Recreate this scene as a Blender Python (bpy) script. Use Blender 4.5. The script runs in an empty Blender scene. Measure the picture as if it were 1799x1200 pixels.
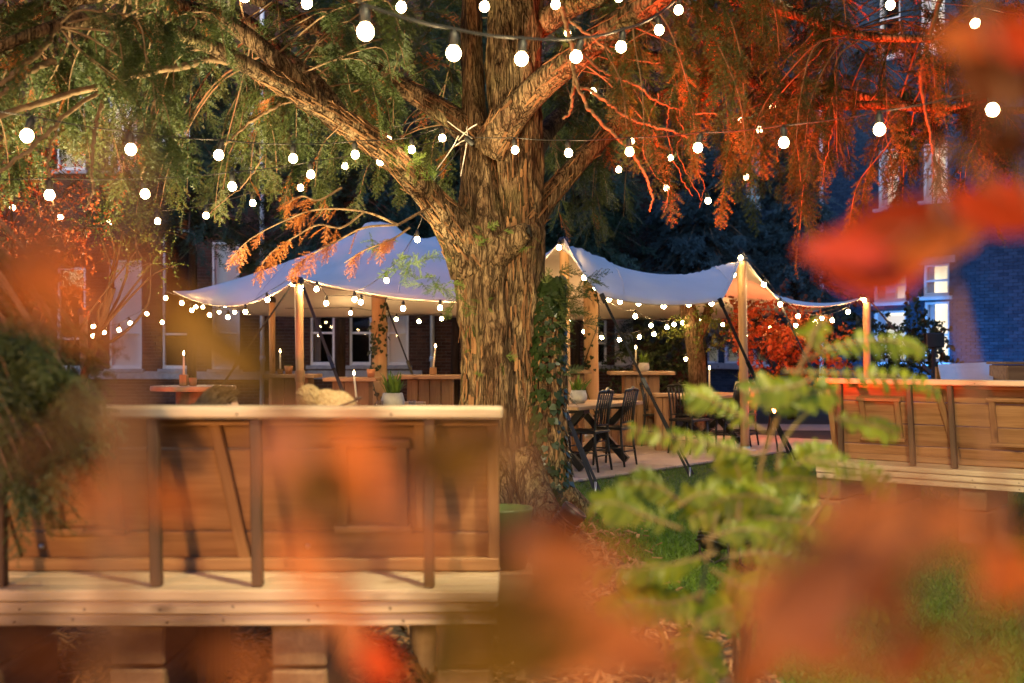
import bpy, bmesh, math, random
import numpy as np
from mathutils import Vector, Matrix

rng = np.random.default_rng(7)
random.seed(7)
S = bpy.context.scene
C = S.collection

# ------------------------------------------------------------------ camera, sky, exposure
H = 1.4            # eye height
F = 2000.0         # focal length in photo pixels (1799 wide)
HY = 620.0         # horizon row
CXP = 899.5
cam_d = bpy.data.cameras.new('camera')
cam = bpy.data.objects.new('camera', cam_d)
C.objects.link(cam)
cam.location = (0, 0, H)
cam.rotation_euler = (math.pi / 2, 0, 0)
cam_d.sensor_width = 36.0
cam_d.lens = 36.0 * F / 1799.0
cam_d.shift_y = (HY - 600.0) / 1799.0
cam_d.clip_start = 0.05
cam_d.clip_end = 400
cam_d.dof.use_dof = True
cam_d.dof.focus_distance = 10.5
cam_d.dof.aperture_fstop = 1.8
S.camera = cam

W = bpy.data.worlds.new('World')
S.world = W
W.use_nodes = True
wn = W.node_tree
wn.nodes.clear()
w_out = wn.nodes.new('ShaderNodeOutputWorld')
w_bg = wn.nodes.new('ShaderNodeBackground')
w_sky = wn.nodes.new('ShaderNodeTexSky')
w_sky.sky_type = 'NISHITA'
w_sky.sun_disc = False
w_sky.sun_elevation = math.radians(5.0)
w_sky.sun_rotation = math.radians(200)
w_mul = wn.nodes.new('ShaderNodeMixRGB')
w_mul.blend_type = 'MULTIPLY'
w_mul.inputs['Fac'].default_value = 1.0
w_mul.inputs['Color2'].default_value = (0.66, 0.92, 1.75, 1)      # tungsten white balance of the dusk sky
wn.links.new(w_sky.outputs[0], w_mul.inputs['Color1'])
wn.links.new(w_mul.outputs[0], w_bg.inputs['Color'])
wn.links.new(w_bg.outputs[0], w_out.inputs['Surface'])
w_bg.inputs['Strength'].default_value = 0.15

S.view_settings.view_transform = 'Standard'
S.view_settings.look = 'None'
S.view_settings.exposure = 1.8
S.view_settings.gamma = 1.0
S.view_settings.use_curve_mapping = False
S.cycles.use_denoising = True
S.cycles.max_bounces = 6
S.cycles.diffuse_bounces = 3
S.cycles.glossy_bounces = 3
S.cycles.transmission_bounces = 4
S.cycles.transparent_max_bounces = 8
S.cycles.sample_clamp_indirect = 4.0
S.cycles.caustics_reflective = False
S.cycles.caustics_refractive = False

def P(px, py, d):
    """the place of a photo pixel at a given distance"""
    return Vector(((px - CXP) / F * d, d, H + (HY - py) / F * d))

def spot(name, loc, target, color, power, deg, blend=0.6, size=0.06, parent=None):
    l = bpy.data.lights.new(name, 'SPOT')
    l.color = color
    l.energy = power
    l.spot_size = math.radians(deg)
    l.spot_blend = blend
    l.shadow_soft_size = size
    o = bpy.data.objects.new(name, l)
    C.objects.link(o)
    d = Vector(target) - Vector(loc)
    o.rotation_euler = d.to_track_quat('-Z', 'Y').to_euler()
    o.location = loc
    if parent is not None:
        o.parent = parent
        o.location = Vector(loc) - parent.location
    return o

# garden lamps: (place, aim, colour, power, cone) - their fixtures are built further down
LAMPS = {
    'warm_trunk':  ((-1.75, 7.3, 0.30), (-0.35, 10.0, 2.1), (1.0, 0.70, 0.28), 210, 75),
    'warm_left':   ((-2.6, 7.0, 0.30), (-2.4, 9.2, 3.5), (1.0, 0.80, 0.40), 720, 88),
    'red_right':   ((0.46, 8.55, 0.20), (2.9, 8.2, 3.6), (1.0, 0.055, 0.008), 800, 80),
    'red_left':    ((-4.3, 5.6, 0.30), (-3.9, 9.2, 2.4), (1.0, 0.09, 0.02), 620, 62),
    'red_shrub':   ((3.66, 16.0, 0.58), (4.3, 18.5, 1.7), (1.0, 0.10, 0.03), 190, 100),
    'red_crown':   ((1.35, 7.5, 0.3), (2.7, 9.0, 5.0), (1.0, 0.055, 0.008), 720, 78),
    'red_trunk':   ((1.5, 7.2, 0.3), (0.1, 9.9, 5.2), (1.0, 0.14, 0.04), 90, 40),
    'flood_front': ((-2.6, -3.4, 2.5), (1.8, 6.5, 0.4), (1.0, 0.50, 0.17), 700, 90),
    'lawn_down':   ((1.2, 2.4, 4.4), (1.95, 6.8, 0.0), (1.0, 0.84, 0.44), 660, 125),
    'blue_wall':   ((8.3, 25.6, 0.25), (9.3, 27.0, 3.0), (0.06, 0.34, 1.0), 150, 150),
    'blue_corner': ((10.2, 23.0, 0.25), (11.3, 24.2, 2.6), (0.06, 0.34, 1.0), 70, 150),
}

# ------------------------------------------------------------------ helpers
def tag(o, label=None, cat=None, group=None, kind=None):
    if label: o['label'] = label
    if cat: o['category'] = cat
    if group: o['group'] = group
    if kind: o['kind'] = kind
    return o

def thing(name, label, cat, loc=(0, 0, 0), rz=0.0, group=None):
    o = bpy.data.objects.new(name, None)
    o.empty_display_size = 0.2
    C.objects.link(o)
    o.location = loc
    o.rotation_euler = (0, 0, rz)
    return tag(o, label, cat, group)

def kids(o):
    return list(o.children)

def copy_tree(o, parent=None):
    c = o.copy()
    C.objects.link(c)
    if parent is not None:
        c.parent = parent
    for k in kids(o):
        copy_tree(k, c)
    return c

def link(name, me, parent=None, loc=None, kind=None):
    o = bpy.data.objects.new(name, me)
    C.objects.link(o)
    if parent is not None:
        o.parent = parent
    if loc is not None:
        o.location = loc
    if kind: o['kind'] = kind
    return o

def np_mesh(name, verts, faces_list, mats, smooth=False, rnd=None, midx=None):
    """faces_list: list of (m,k) int arrays. rnd: per-vertex float attribute"""
    me = bpy.data.meshes.new(name)
    verts = np.ascontiguousarray(verts, dtype=np.float32)
    me.vertices.add(len(verts))
    me.vertices.foreach_set('co', verts.ravel())
    loops = np.concatenate([f.ravel() for f in faces_list]).astype(np.int32)
    tot = np.concatenate([np.full(len(f), f.shape[1], np.int32) for f in faces_list])
    start = np.concatenate([[0], np.cumsum(tot)[:-1]]).astype(np.int32)
    me.loops.add(len(loops))
    me.loops.foreach_set('vertex_index', loops)
    me.polygons.add(len(tot))
    me.polygons.foreach_set('loop_start', start)
    me.polygons.foreach_set('loop_total', tot)
    if midx is not None:
        me.polygons.foreach_set('material_index', np.asarray(midx, np.int32))
    me.polygons.foreach_set('use_smooth', np.full(len(tot), bool(smooth)))
    for m in (mats if isinstance(mats, (list, tuple)) else [mats]):
        me.materials.append(m)
    if rnd is not None:
        a = me.attributes.new('rnd', 'FLOAT', 'POINT')
        a.data.foreach_set('value', np.asarray(rnd, np.float32))
    me.update()
    me.validate()
    return me

class MB:
    def __init__(self):
        self.v, self.f, self.n = [], [], 0
        self.r = []
    def add(self, verts, faces, rnd=0.0):
        verts = np.asarray(verts, float).reshape(-1, 3)
        self.v.append(verts)
        for f in (faces if isinstance(faces, list) else [faces]):
            self.f.append(np.asarray(f, int) + self.n)
        self.r.append(np.full(len(verts), rnd))
        self.n += len(verts)
        return self
    def box(self, c, s, rot=None, bev=0.0, rnd=0.0):
        """box by centre and full sizes; bev chamfers all edges"""
        s = np.asarray(s, float) / 2
        if bev <= 0:
            v = np.array([[x, y, z] for x in (-1, 1) for y in (-1, 1) for z in (-1, 1)]) * s
            f = [np.array([[0, 1, 3, 2], [4, 6, 7, 5], [0, 4, 5, 1], [2, 3, 7, 6], [0, 2, 6, 4], [1, 5, 7, 3]])]
        else:
            b = min(bev, s.min() * 0.45)
            vs, idx = [], {}
            for sx in (-1, 1):
                for sy in (-1, 1):
                    for sz in (-1, 1):
                        for ax in range(3):
                            p = np.array([sx, sy, sz]) * s
                            for a2 in range(3):
                                if a2 != ax:
                                    p[a2] -= b * (sx, sy, sz)[a2]
                            idx[(sx, sy, sz, ax)] = len(vs)
                            vs.append(p)
            q, t = [], []
            for ax in range(3):
                o1, o2 = [a for a in range(3) if a != ax]
                for sg in (-1, 1):
                    ring = []
                    for (a, b2) in ((-1, -1), (1, -1), (1, 1), (-1, 1)):
                        k = [0, 0, 0]; k[ax] = sg; k[o1] = a; k[o2] = b2
                        ring.append(idx[(k[0], k[1], k[2], ax)])
                    flip = (sg > 0) ^ (ax == 1)
                    q.append(ring if flip else ring[::-1])
                for (a, b2) in ((-1, -1), (1, -1), (1, 1), (-1, 1)):   # edge running along ax
                    k0 = [0, 0, 0]; k1 = [0, 0, 0]
                    k0[ax] = -1; k1[ax] = 1
                    k0[o1] = k1[o1] = a; k0[o2] = k1[o2] = b2
                    r = [idx[(*k0, o1)], idx[(*k1, o1)], idx[(*k1, o2)], idx[(*k0, o2)]]
                    n = np.cross(vs[r[1]] - vs[r[0]], vs[r[2]] - vs[r[0]])
                    m = sum(vs[i] for i in r) / 4
                    m = m.copy(); m[ax] = 0
                    q.append(r if np.dot(n, m) > 0 else r[::-1])
            for sx in (-1, 1):
                for sy in (-1, 1):
                    for sz in (-1, 1):
                        r = [idx[(sx, sy, sz, a)] for a in range(3)]
                        n = np.cross(vs[r[1]] - vs[r[0]], vs[r[2]] - vs[r[0]])
                        t.append(r if np.dot(n, (sx, sy, sz)) > 0 else r[::-1])
            v = np.array(vs); f = [np.array(q), np.array(t)]
        if rot is not None:
            v = v @ np.asarray(rot, float).T
        return self.add(v + np.asarray(c, float), f, rnd)
    def beam(self, a, b, w, h, up=(0, 0, 1), bev=0.0, rnd=0.0):
        """rectangular bar from a to b, w across, h along 'up'"""
        a = np.asarray(a, float); b = np.asarray(b, float)
        x = b - a; L = np.linalg.norm(x); x /= L
        y = np.cross(up, x); ny = np.linalg.norm(y)
        if ny < 1e-6:
            y = np.cross((0, 1, 0), x); ny = np.linalg.norm(y)
        y /= ny
        z = np.cross(x, y)
        return self.box((a + b) / 2, (L, w, h), np.column_stack([x, y, z]), bev, rnd)
    def tube(self, pts, rad, n=8, caps=True, disp=None, rnd=0.0):
        v, f = tube_np(pts, rad, n, caps, disp)
        return self.add(v, f, rnd)
    def lathe(self, prof, n=16, c=(0, 0, 0), rot=None, rnd=0.0):
        """profile of (r, z) from bottom to top"""
        prof = np.asarray(prof, float)
        t = np.linspace(0, 2 * np.pi, n, endpoint=False)
        v = np.stack([prof[:, 0, None] * np.cos(t), prof[:, 0, None] * np.sin(t), np.repeat(prof[:, 1, None], n, 1)], -1).reshape(-1, 3)
        m = len(prof)
        i = np.arange(m - 1)[:, None]; j = np.arange(n)[None]
        f = np.stack([i * n + j, i * n + (j + 1) % n, (i + 1) * n + (j + 1) % n, (i + 1) * n + j], -1).reshape(-1, 4)
        if rot is not None:
            v = v @ np.asarray(rot, float).T
        return self.add(v + np.asarray(c, float), [f], rnd)
    def mesh(self, name, m, smooth=False, off=None):
        v = np.concatenate(self.v)
        if off is not None:
            v = v - np.asarray(off, float)
        by = {}
        for f in self.f:
            by.setdefault(f.shape[1], []).append(f)
        return np_mesh(name, v, [np.concatenate(x) for x in by.values()], m, smooth, np.concatenate(self.r))
    def build(self, name, m, parent=None, smooth=False, world=False, kind=None):
        """world: the shape is in world coordinates, the parent sits unrotated at its location"""
        off = tuple(parent.location) if (world and parent is not None) else None
        me = self.mesh(name, m, smooth, off)
        return link(name, me, parent, kind=kind)

def tube_np(pts, rad, n=8, caps=True, disp=None):
    pts = np.asarray([tuple(p) for p in pts], float)
    k = len(pts)
    rad = np.broadcast_to(np.asarray(rad, float), (k,)) if np.ndim(rad) <= 1 else rad
    tan = np.gradient(pts, axis=0)
    tan /= np.linalg.norm(tan, axis=1, keepdims=True) + 1e-12
    ref = np.array([0, 0, 1.0]) if abs(tan[0, 2]) < 0.8 else np.array([1.0, 0, 0])
    u = np.cross(tan[0], ref); u /= np.linalg.norm(u)
    U = np.empty_like(pts)
    for i in range(k):
        u = u - tan[i] * np.dot(u, tan[i]); u /= np.linalg.norm(u) + 1e-12
        U[i] = u
    V = np.cross(tan, U)
    t = np.linspace(0, 2 * np.pi, n, endpoint=False)
    r = np.repeat(rad[:, None], n, 1)
    if disp is not None:
        r = r + disp(pts, rad, t)
    v = (pts[:, None] + r[..., None] * (np.cos(t)[None, :, None] * U[:, None] + np.sin(t)[None, :, None] * V[:, None])).reshape(-1, 3)
    i = np.arange(k - 1)[:, None]; j = np.arange(n)[None]
    f = [np.stack([i * n + j, i * n + (j + 1) % n, (i + 1) * n + (j + 1) % n, (i + 1) * n + j], -1).reshape(-1, 4)]
    if caps and n > 2:
        f.append(np.arange(n)[None, ::-1]); f.append((np.arange(n) + (k - 1) * n)[None])
    return v, f

def spline(ctrl, m=40):
    """Catmull-Rom through control rows (any dimension)"""
    c = np.asarray([tuple(x) for x in ctrl], float)
    c = np.vstack([2 * c[0] - c[1], c, 2 * c[-1] - c[-2]])
    n = len(c) - 3
    out = []
    for t in np.linspace(0, n - 1e-9, m):
        i = int(t); s = t - i
        p0, p1, p2, p3 = c[i:i + 4]
        out.append(0.5 * (2 * p1 + (p2 - p0) * s + (2 * p0 - 5 * p1 + 4 * p2 - p3) * s * s + (3 * p1 - p0 - 3 * p2 + p3) * s ** 3))
    return np.array(out)

def _hash(ix, iy, iz, seed):
    h = (ix * 374761393 + iy * 668265263 + iz * 2147483647 + seed * 1274126177) & 0xffffffff
    h = ((h ^ (h >> 13)) * 1274126177) & 0xffffffff
    h = (h ^ (h >> 16)) & 0xffffff
    return h / float(0xffffff)

def vnoise(p, seed=0):
    p = np.asarray(p, float)
    i = np.floor(p).astype(np.int64); f = p - i
    f = f * f * (3 - 2 * f)
    out = 0
    for dx in (0, 1):
        for dy in (0, 1):
            for dz in (0, 1):
                w = (f[..., 0] if dx else 1 - f[..., 0]) * (f[..., 1] if dy else 1 - f[..., 1]) * (f[..., 2] if dz else 1 - f[..., 2])
                out = out + w * _hash(i[..., 0] + dx, i[..., 1] + dy, i[..., 2] + dz, seed)
    return out

# ------------------------------------------------------------------ materials
def nodes(name):
    m = bpy.data.materials.new(name)
    m.use_nodes = True
    nt = m.node_tree
    b = nt.nodes['Principled BSDF']
    return m, nt, b

def pmat(name, c1, c2=None, scale=6.0, stretch=(1, 1, 1), rough=0.6, bump=0.0, detail=5.0, objrand=0.0, spec=0.5, metal=0.0,
         bscale=None, attr=False, lo=0.3, hi=0.7, transl=0.0, rough2=None):
    m, nt, b = nodes(name)
    N, L = nt.nodes, nt.links
    b.inputs['Roughness'].default_value = rough
    b.inputs['Specular IOR Level'].default_value = spec
    b.inputs['Metallic'].default_value = metal
    c2 = c2 or c1
    tc = N.new('ShaderNodeTexCoord')
    mp = N.new('ShaderNodeMapping'); mp.inputs['Scale'].default_value = stretch
    L.new(tc.outputs['Object'], mp.inputs[0])
    oi = N.new('ShaderNodeObjectInfo')
    va = N.new('ShaderNodeVectorMath'); va.operation = 'ADD'
    sc = N.new('ShaderNodeMath'); sc.operation = 'MULTIPLY'; sc.inputs[1].default_value = 37.0
    L.new(oi.outputs['Random'], sc.inputs[0])
    L.new(mp.outputs[0], va.inputs[0]); L.new(sc.outputs[0], va.inputs[1])
    no = N.new('ShaderNodeTexNoise'); no.inputs['Scale'].default_value = scale; no.inputs['Detail'].default_value = detail
    no.inputs['Roughness'].default_value = 0.6
    L.new(va.outputs[0], no.inputs['Vector'])
    fac = no.outputs['Fac']
    mr = N.new('ShaderNodeMapRange'); mr.inputs[1].default_value = lo; mr.inputs[2].default_value = hi
    L.new(fac, mr.inputs[0]); fac = mr.outputs[0]
    if attr:
        at = N.new('ShaderNodeAttribute'); at.attribute_name = 'rnd'
        ad = N.new('ShaderNodeMath'); ad.operation = 'ADD'
        L.new(at.outputs['Fac'], ad.inputs[0]); L.new(oi.outputs['Random'], ad.inputs[1])
        fr = N.new('ShaderNodeMath'); fr.operation = 'FRACT'; L.new(ad.outputs[0], fr.inputs[0])
        mx = N.new('ShaderNodeMix'); mx.data_type = 'FLOAT'; mx.inputs[0].default_value = 0.6
        L.new(fac, mx.inputs[2]); L.new(fr.outputs[0], mx.inputs[3]); fac = mx.outputs[0]
    mix = N.new('ShaderNodeMixRGB'); mix.inputs[1].default_value = (*c1, 1); mix.inputs[2].default_value = (*c2, 1)
    L.new(fac, mix.inputs[0])
    col = mix.outputs[0]
    if objrand > 0:
        hs = N.new('ShaderNodeHueSaturation')
        r2 = N.new('ShaderNodeMapRange'); r2.inputs[3].default_value = 1 - objrand; r2.inputs[4].default_value = 1 + objrand
        L.new(oi.outputs['Random'], r2.inputs[0]); L.new(r2.outputs[0], hs.inputs['Value'])
        L.new(col, hs.inputs['Color']); col = hs.outputs[0]
    L.new(col, b.inputs['Base Color'])
    if rough2 is not None:
        r3 = N.new('ShaderNodeMapRange'); r3.inputs[3].default_value = rough; r3.inputs[4].default_value = rough2
        L.new(fac, r3.inputs[0]); L.new(r3.outputs[0], b.inputs['Roughness'])
    if bump > 0:
        n2 = N.new('ShaderNodeTexNoise'); n2.inputs['Scale'].default_value = bscale or scale * 3; n2.inputs['Detail'].default_value = 6
        L.new(va.outputs[0], n2.inputs['Vector'])
        bp = N.new('ShaderNodeBump'); bp.inputs['Strength'].default_value = bump; bp.inputs['Distance'].default_value = 0.02
        L.new(n2.outputs['Fac'], bp.inputs['Height']); L.new(bp.outputs[0], b.inputs['Normal'])
    if transl > 0:
        tr = N.new('ShaderNodeBsdfTranslucent'); L.new(col, tr.inputs['Color'])
        ms = N.new('ShaderNodeMixShader'); ms.inputs[0].default_value = transl
        L.new(b.outputs[0], ms.inputs[1]); L.new(tr.outputs[0], ms.inputs[2])
        L.new(ms.outputs[0], N['Material Output'].inputs[0])
    return m

def wood(name, c1, c2, axis=0, scale=3.0, rough=0.6, objrand=0.15, bump=0.25, knots=True):
    """timber with grain running along a local axis, with knots"""
    m, nt, b = nodes(name)
    N, L = nt.nodes, nt.links
    b.inputs['Roughness'].default_value = rough
    tc = N.new('ShaderNodeTexCoord'); oi = N.new('ShaderNodeObjectInfo')
    st = [1.0, 1.0, 1.0]
    for a in range(3): st[a] = 0.35 if a == axis else 6.0
    mp = N.new('ShaderNodeMapping'); mp.inputs['Scale'].default_value = st
    sc = N.new('ShaderNodeMath'); sc.operation = 'MULTIPLY'; sc.inputs[1].default_value = 53.0
    L.new(oi.outputs['Random'], sc.inputs[0])
    va = N.new('ShaderNodeVectorMath'); va.operation = 'ADD'
    L.new(tc.outputs['Object'], va.inputs[0]); L.new(sc.outputs[0], va.inputs[1])
    L.new(va.outputs[0], mp.inputs[0])
    n1 = N.new('ShaderNodeTexNoise'); n1.inputs['Scale'].default_value = scale; n1.inputs['Detail'].default_value = 6; n1.inputs['Distortion'].default_value = 0.6
    L.new(mp.outputs[0], n1.inputs['Vector'])
    n2 = N.new('ShaderNodeTexNoise'); n2.inputs['Scale'].default_value = scale * 6; n2.inputs['Detail'].default_value = 3
    L.new(mp.outputs[0], n2.inputs['Vector'])
    n3 = N.new('ShaderNodeTexNoise'); n3.inputs['Scale'].default_value = 2.2
    L.new(va.outputs[0], n3.inputs['Vector'])
    a1 = N.new('ShaderNodeMath'); a1.operation = 'MULTIPLY_ADD'; a1.inputs[1].default_value = 0.5
    L.new(n2.outputs['Fac'], a1.inputs[0]); L.new(n1.outputs['Fac'], a1.inputs[2])
    a2 = N.new('ShaderNodeMath'); a2.operation = 'MULTIPLY_ADD'; a2.inputs[1].default_value = 0.5
    L.new(n3.outputs['Fac'], a2.inputs[0]); L.new(a1.outputs[0], a2.inputs[2])
    mr = N.new('ShaderNodeMapRange'); mr.inputs[1].default_value = 0.72; mr.inputs[2].default_value = 1.25
    L.new(a2.outputs[0], mr.inputs[0])
    mix = N.new('ShaderNodeMixRGB'); mix.inputs[1].default_value = (*c1, 1); mix.inputs[2].default_value = (*c2, 1)
    L.new(mr.outputs[0], mix.inputs[0])
    col = mix.outputs[0]
    if knots:
        mk = N.new('ShaderNodeMapping'); st2 = [7.0] * 3; st2[axis] = 2.6; mk.inputs['Scale'].default_value = st2
        L.new(va.outputs[0], mk.inputs[0])
        vo = N.new('ShaderNodeTexVoronoi'); vo.inputs['Scale'].default_value = 1.0
        L.new(mk.outputs[0], vo.inputs['Vector'])
        kr = N.new('ShaderNodeMapRange'); kr.inputs[1].default_value = 0.05; kr.inputs[2].default_value = 0.16
        kr.inputs[3].default_value = 0.75; kr.inputs[4].default_value = 0.0
        L.new(vo.outputs['Distance'], kr.inputs[0])
        mx2 = N.new('ShaderNodeMixRGB'); mx2.inputs[2].default_value = (c1[0] * 0.25, c1[1] * 0.2, c1[2] * 0.2, 1)
        L.new(kr.outputs[0], mx2.inputs[0]); L.new(col, mx2.inputs[1]); col = mx2.outputs[0]
    hs = N.new('ShaderNodeHueSaturation')
    r2 = N.new('ShaderNodeMapRange'); r2.inputs[3].default_value = 1 - objrand; r2.inputs[4].default_value = 1 + objrand
    L.new(oi.outputs['Random'], r2.inputs[0]); L.new(r2.outputs[0], hs.inputs['Value'])
    L.new(col, hs.inputs['Color'])
    L.new(hs.outputs[0], b.inputs['Base Color'])
    bp = N.new('ShaderNodeBump'); bp.inputs['Strength'].default_value = bump; bp.inputs['Distance'].default_value = 0.01
    L.new(a1.outputs[0], bp.inputs['Height']); L.new(bp.outputs[0], b.inputs['Normal'])
    return m

def leafmat(name, c1, c2, transl=0.35, rough=0.5, spec=0.4, scale=1.5):
    return pmat(name, c1, c2, scale=scale, rough=rough, spec=spec, attr=True, transl=transl, lo=0.35, hi=0.65, detail=3)

def emat(name, col, strength):
    m, nt, b = nodes(name)
    b.inputs['Base Color'].default_value = (0.8, 0.8, 0.8, 1)
    b.inputs['Emission Color'].default_value = (*col, 1)
    b.inputs['Emission Strength'].default_value = strength
    return m

def glassmat(name, tint=(1, 1, 1), rough=0.02):
    m, nt, b = nodes(name)
    N, L = nt.nodes, nt.links
    N.remove(b)
    tr = N.new('ShaderNodeBsdfTransparent'); tr.inputs[0].default_value = (*tint, 1)
    gl = N.new('ShaderNodeBsdfGlossy'); gl.inputs['Roughness'].default_value = rough
    fr = N.new('ShaderNodeFresnel'); fr.inputs[0].default_value = 1.5
    mu = N.new('ShaderNodeMath'); mu.operation = 'MULTIPLY_ADD'; mu.inputs[1].default_value = 0.55; mu.inputs[2].default_value = 0.004
    L.new(fr.outputs[0], mu.inputs[0])
    ms = N.new('ShaderNodeMixShader')
    L.new(mu.outputs[0], ms.inputs[0]); L.new(tr.outputs[0], ms.inputs[1]); L.new(gl.outputs[0], ms.inputs[2])
    L.new(ms.outputs[0], N['Material Output'].inputs[0])
    return m

M = {}
def barkmat():
    """long fibrous strips parted by thin dark fissures"""
    m, nt, b = nodes('yew_bark')
    N, L = nt.nodes, nt.links
    b.inputs['Roughness'].default_value = 0.9
    b.inputs['Specular IOR Level'].default_value = 0.1
    tc = N.new('ShaderNodeTexCoord')
    def noise(st, sc, det, dist=0.0):
        mp = N.new('ShaderNodeMapping'); mp.inputs['Scale'].default_value = st
        L.new(tc.outputs['Object'], mp.inputs[0])
        n = N.new('ShaderNodeTexNoise'); n.inputs['Scale'].default_value = sc; n.inputs['Detail'].default_value = det; n.inputs['Distortion'].default_value = dist
        L.new(mp.outputs[0], n.inputs['Vector'])
        return n.outputs['Fac']
    def rng_(x, a, c, lo, hi):
        r = N.new('ShaderNodeMapRange'); r.inputs[1].default_value = a; r.inputs[2].default_value = c; r.inputs[3].default_value = lo; r.inputs[4].default_value = hi
        L.new(x, r.inputs[0]); return r.outputs[0]
    def math_(op, x, y):
        q = N.new('ShaderNodeMath'); q.operation = op
        for k, v in ((0, x), (1, y)):
            if isinstance(v, (int, float)): q.inputs[k].default_value = v
            else: L.new(v, q.inputs[k])
        return q.outputs[0]
    n1 = noise((5, 5, 0.62), 3.0, 4, .5)
    fis = rng_(math_('ABSOLUTE', math_('SUBTRACT', n1, .5), 0), 0.0, 0.055, 0.0, 1.0)
    n2 = noise((9, 9, 1.9), 4.0, 5)
    fi2 = rng_(math_('ABSOLUTE', math_('SUBTRACT', n2, .5), 0), 0.0, 0.05, 0.5, 1.0)
    n3 = noise((1, 1, 0.7), 4.5, 6)
    n4 = noise((5, 5, 1.2), 12.0, 6)
    mx = N.new('ShaderNodeMixRGB'); mx.inputs[1].default_value = (0.085, 0.046, 0.028, 1); mx.inputs[2].default_value = (0.26, 0.18, 0.105, 1)
    L.new(rng_(math_('ADD', n3, math_('MULTIPLY', n4, .6)), 0.62, 1.0, 0, 1), mx.inputs[0])
    gr = N.new('ShaderNodeMixRGB'); gr.inputs[2].default_value = (0.15, 0.15, 0.06, 1)          # algae and lichen patches
    L.new(mx.outputs[0], gr.inputs[1]); L.new(rng_(noise((1.3, 1.3, .8), 1.6, 3), .56, .72, 0, .55), gr.inputs[0])
    mu = N.new('ShaderNodeMixRGB'); mu.blend_type = 'MULTIPLY'; mu.inputs[0].default_value = 1
    L.new(gr.outputs[0], mu.inputs[1])
    f = math_('MULTIPLY', rng_(fis, 0, 1, .34, 1), fi2)
    L.new(f, mu.inputs[2])
    L.new(mu.outputs[0], b.inputs['Base Color'])
    bp = N.new('ShaderNodeBump'); bp.inputs['Strength'].default_value = 1.0; bp.inputs['Distance'].default_value = 0.035
    L.new(math_('ADD', math_('MULTIPLY', fis, .6), math_('ADD', math_('MULTIPLY', fi2, .35), math_('MULTIPLY', n4, .5))), bp.inputs['Height'])
    L.new(bp.outputs[0], b.inputs['Normal'])
    return m
M['bark'] = barkmat()
M['dark_bark'] = pmat('dark_bark', (0.02, 0.014, 0.01), (0.05, 0.036, 0.026), scale=6, stretch=(4, 4, 0.6), rough=0.9, bump=0.6, spec=0.1)
M['flake'] = pmat('bark_flake', (0.08, 0.034, 0.016), (0.27, 0.145, 0.07), scale=6, rough=0.85, bump=0.4, spec=0.2, attr=True)
M['twig'] = pmat('twig_bark', (0.13, 0.08, 0.045), (0.26, 0.17, 0.10), scale=14, rough=0.8, bump=0.4, spec=0.2)
M['yew'] = leafmat('yew_needles', (0.018, 0.036, 0.010), (0.095, 0.125, 0.034), 0.28)
M['russet'] = leafmat('russet_needles', (0.32, 0.09, 0.02), (0.50, 0.19, 0.05), 0.35)  # dead sprays; on the drooping branches, orange lamp light put into colour
M['fir'] = leafmat('fir_needles', (0.022, 0.045, 0.022), (0.05, 0.085, 0.04), 0.2)
M['spruce'] = leafmat('spruce_needles', (0.04, 0.07, 0.065), (0.08, 0.12, 0.11), 0.2)
M['hedge_leaf'] = leafmat('shrub_leaf', (0.05, 0.09, 0.015), (0.14, 0.17, 0.03), 0.35, rough=0.4)
M['copper_leaf'] = leafmat('copper_leaf', (0.16, 0.03, 0.015), (0.34, 0.10, 0.03), 0.4, rough=0.4)
M['dark_leaf'] = leafmat('dark_leaf', (0.02, 0.035, 0.014), (0.05, 0.07, 0.03), 0.25, rough=0.35)
M['ivy'] = leafmat('ivy_leaf', (0.008, 0.018, 0.005), (0.024, 0.042, 0.012), 0.15, rough=0.35)
M['epicormic'] = leafmat('fresh_yew_shoots', (0.07, 0.12, 0.02), (0.15, 0.21, 0.04), 0.35)
M['frond'] = leafmat('frond_leaflet', (0.09, 0.17, 0.010), (0.34, 0.40, 0.025), 0.5, rough=0.4)
M['frond_stem'] = pmat('frond_stem', (0.22, 0.20, 0.06), (0.30, 0.22, 0.08), rough=0.6)
M['orange_leaf'] = pmat('orange_leaf', (0.62, 0.16, 0.035), (0.74, 0.30, 0.09), scale=18, rough=0.4, transl=0.45, objrand=0.2)
M['red_leaf'] = pmat('red_leaf', (0.55, 0.05, 0.018), (0.66, 0.13, 0.035), scale=18, rough=0.4, transl=0.45, objrand=0.2)
M['tan_leaf'] = pmat('tan_leaf', (0.52, 0.20, 0.075), (0.62, 0.29, 0.12), scale=18, rough=0.5, transl=0.4, objrand=0.25)
M['olive_leaf'] = pmat('olive_leaf', (0.20, 0.14, 0.02), (0.30, 0.20, 0.035), scale=18, rough=0.45, transl=0.4, objrand=0.2)
M['brown_leaf'] = pmat('brown_leaf', (0.09, 0.03, 0.012), (0.16, 0.06, 0.02), scale=18, rough=0.5, transl=0.3, objrand=0.2)
M['green_leaf'] = pmat('green_leaf', (0.10, 0.16, 0.02), (0.17, 0.22, 0.03), scale=18, rough=0.45, transl=0.4, objrand=0.2)
M['pine'] = wood('pine_timber', (0.20, 0.09, 0.033), (0.37, 0.20, 0.088), axis=0)
M['pine_up'] = wood('pine_timber_upright', (0.18, 0.08, 0.03), (0.33, 0.18, 0.078), axis=2)
M['cap_wood'] = wood('planed_timber', (0.48, 0.35, 0.22), (0.68, 0.54, 0.38), axis=0, rough=0.5)  # paled: overhead bulb light on the cap rail put into the colour
M['sleeper'] = wood('sleeper_timber', (0.17, 0.09, 0.045), (0.30, 0.18, 0.09), axis=0, rough=0.75)
M['stain_post'] = wood('stained_post', (0.055, 0.028, 0.013), (0.11, 0.055, 0.026), axis=2, rough=0.7, knots=False)  # post timber, its unlit shade put into the colour
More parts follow.
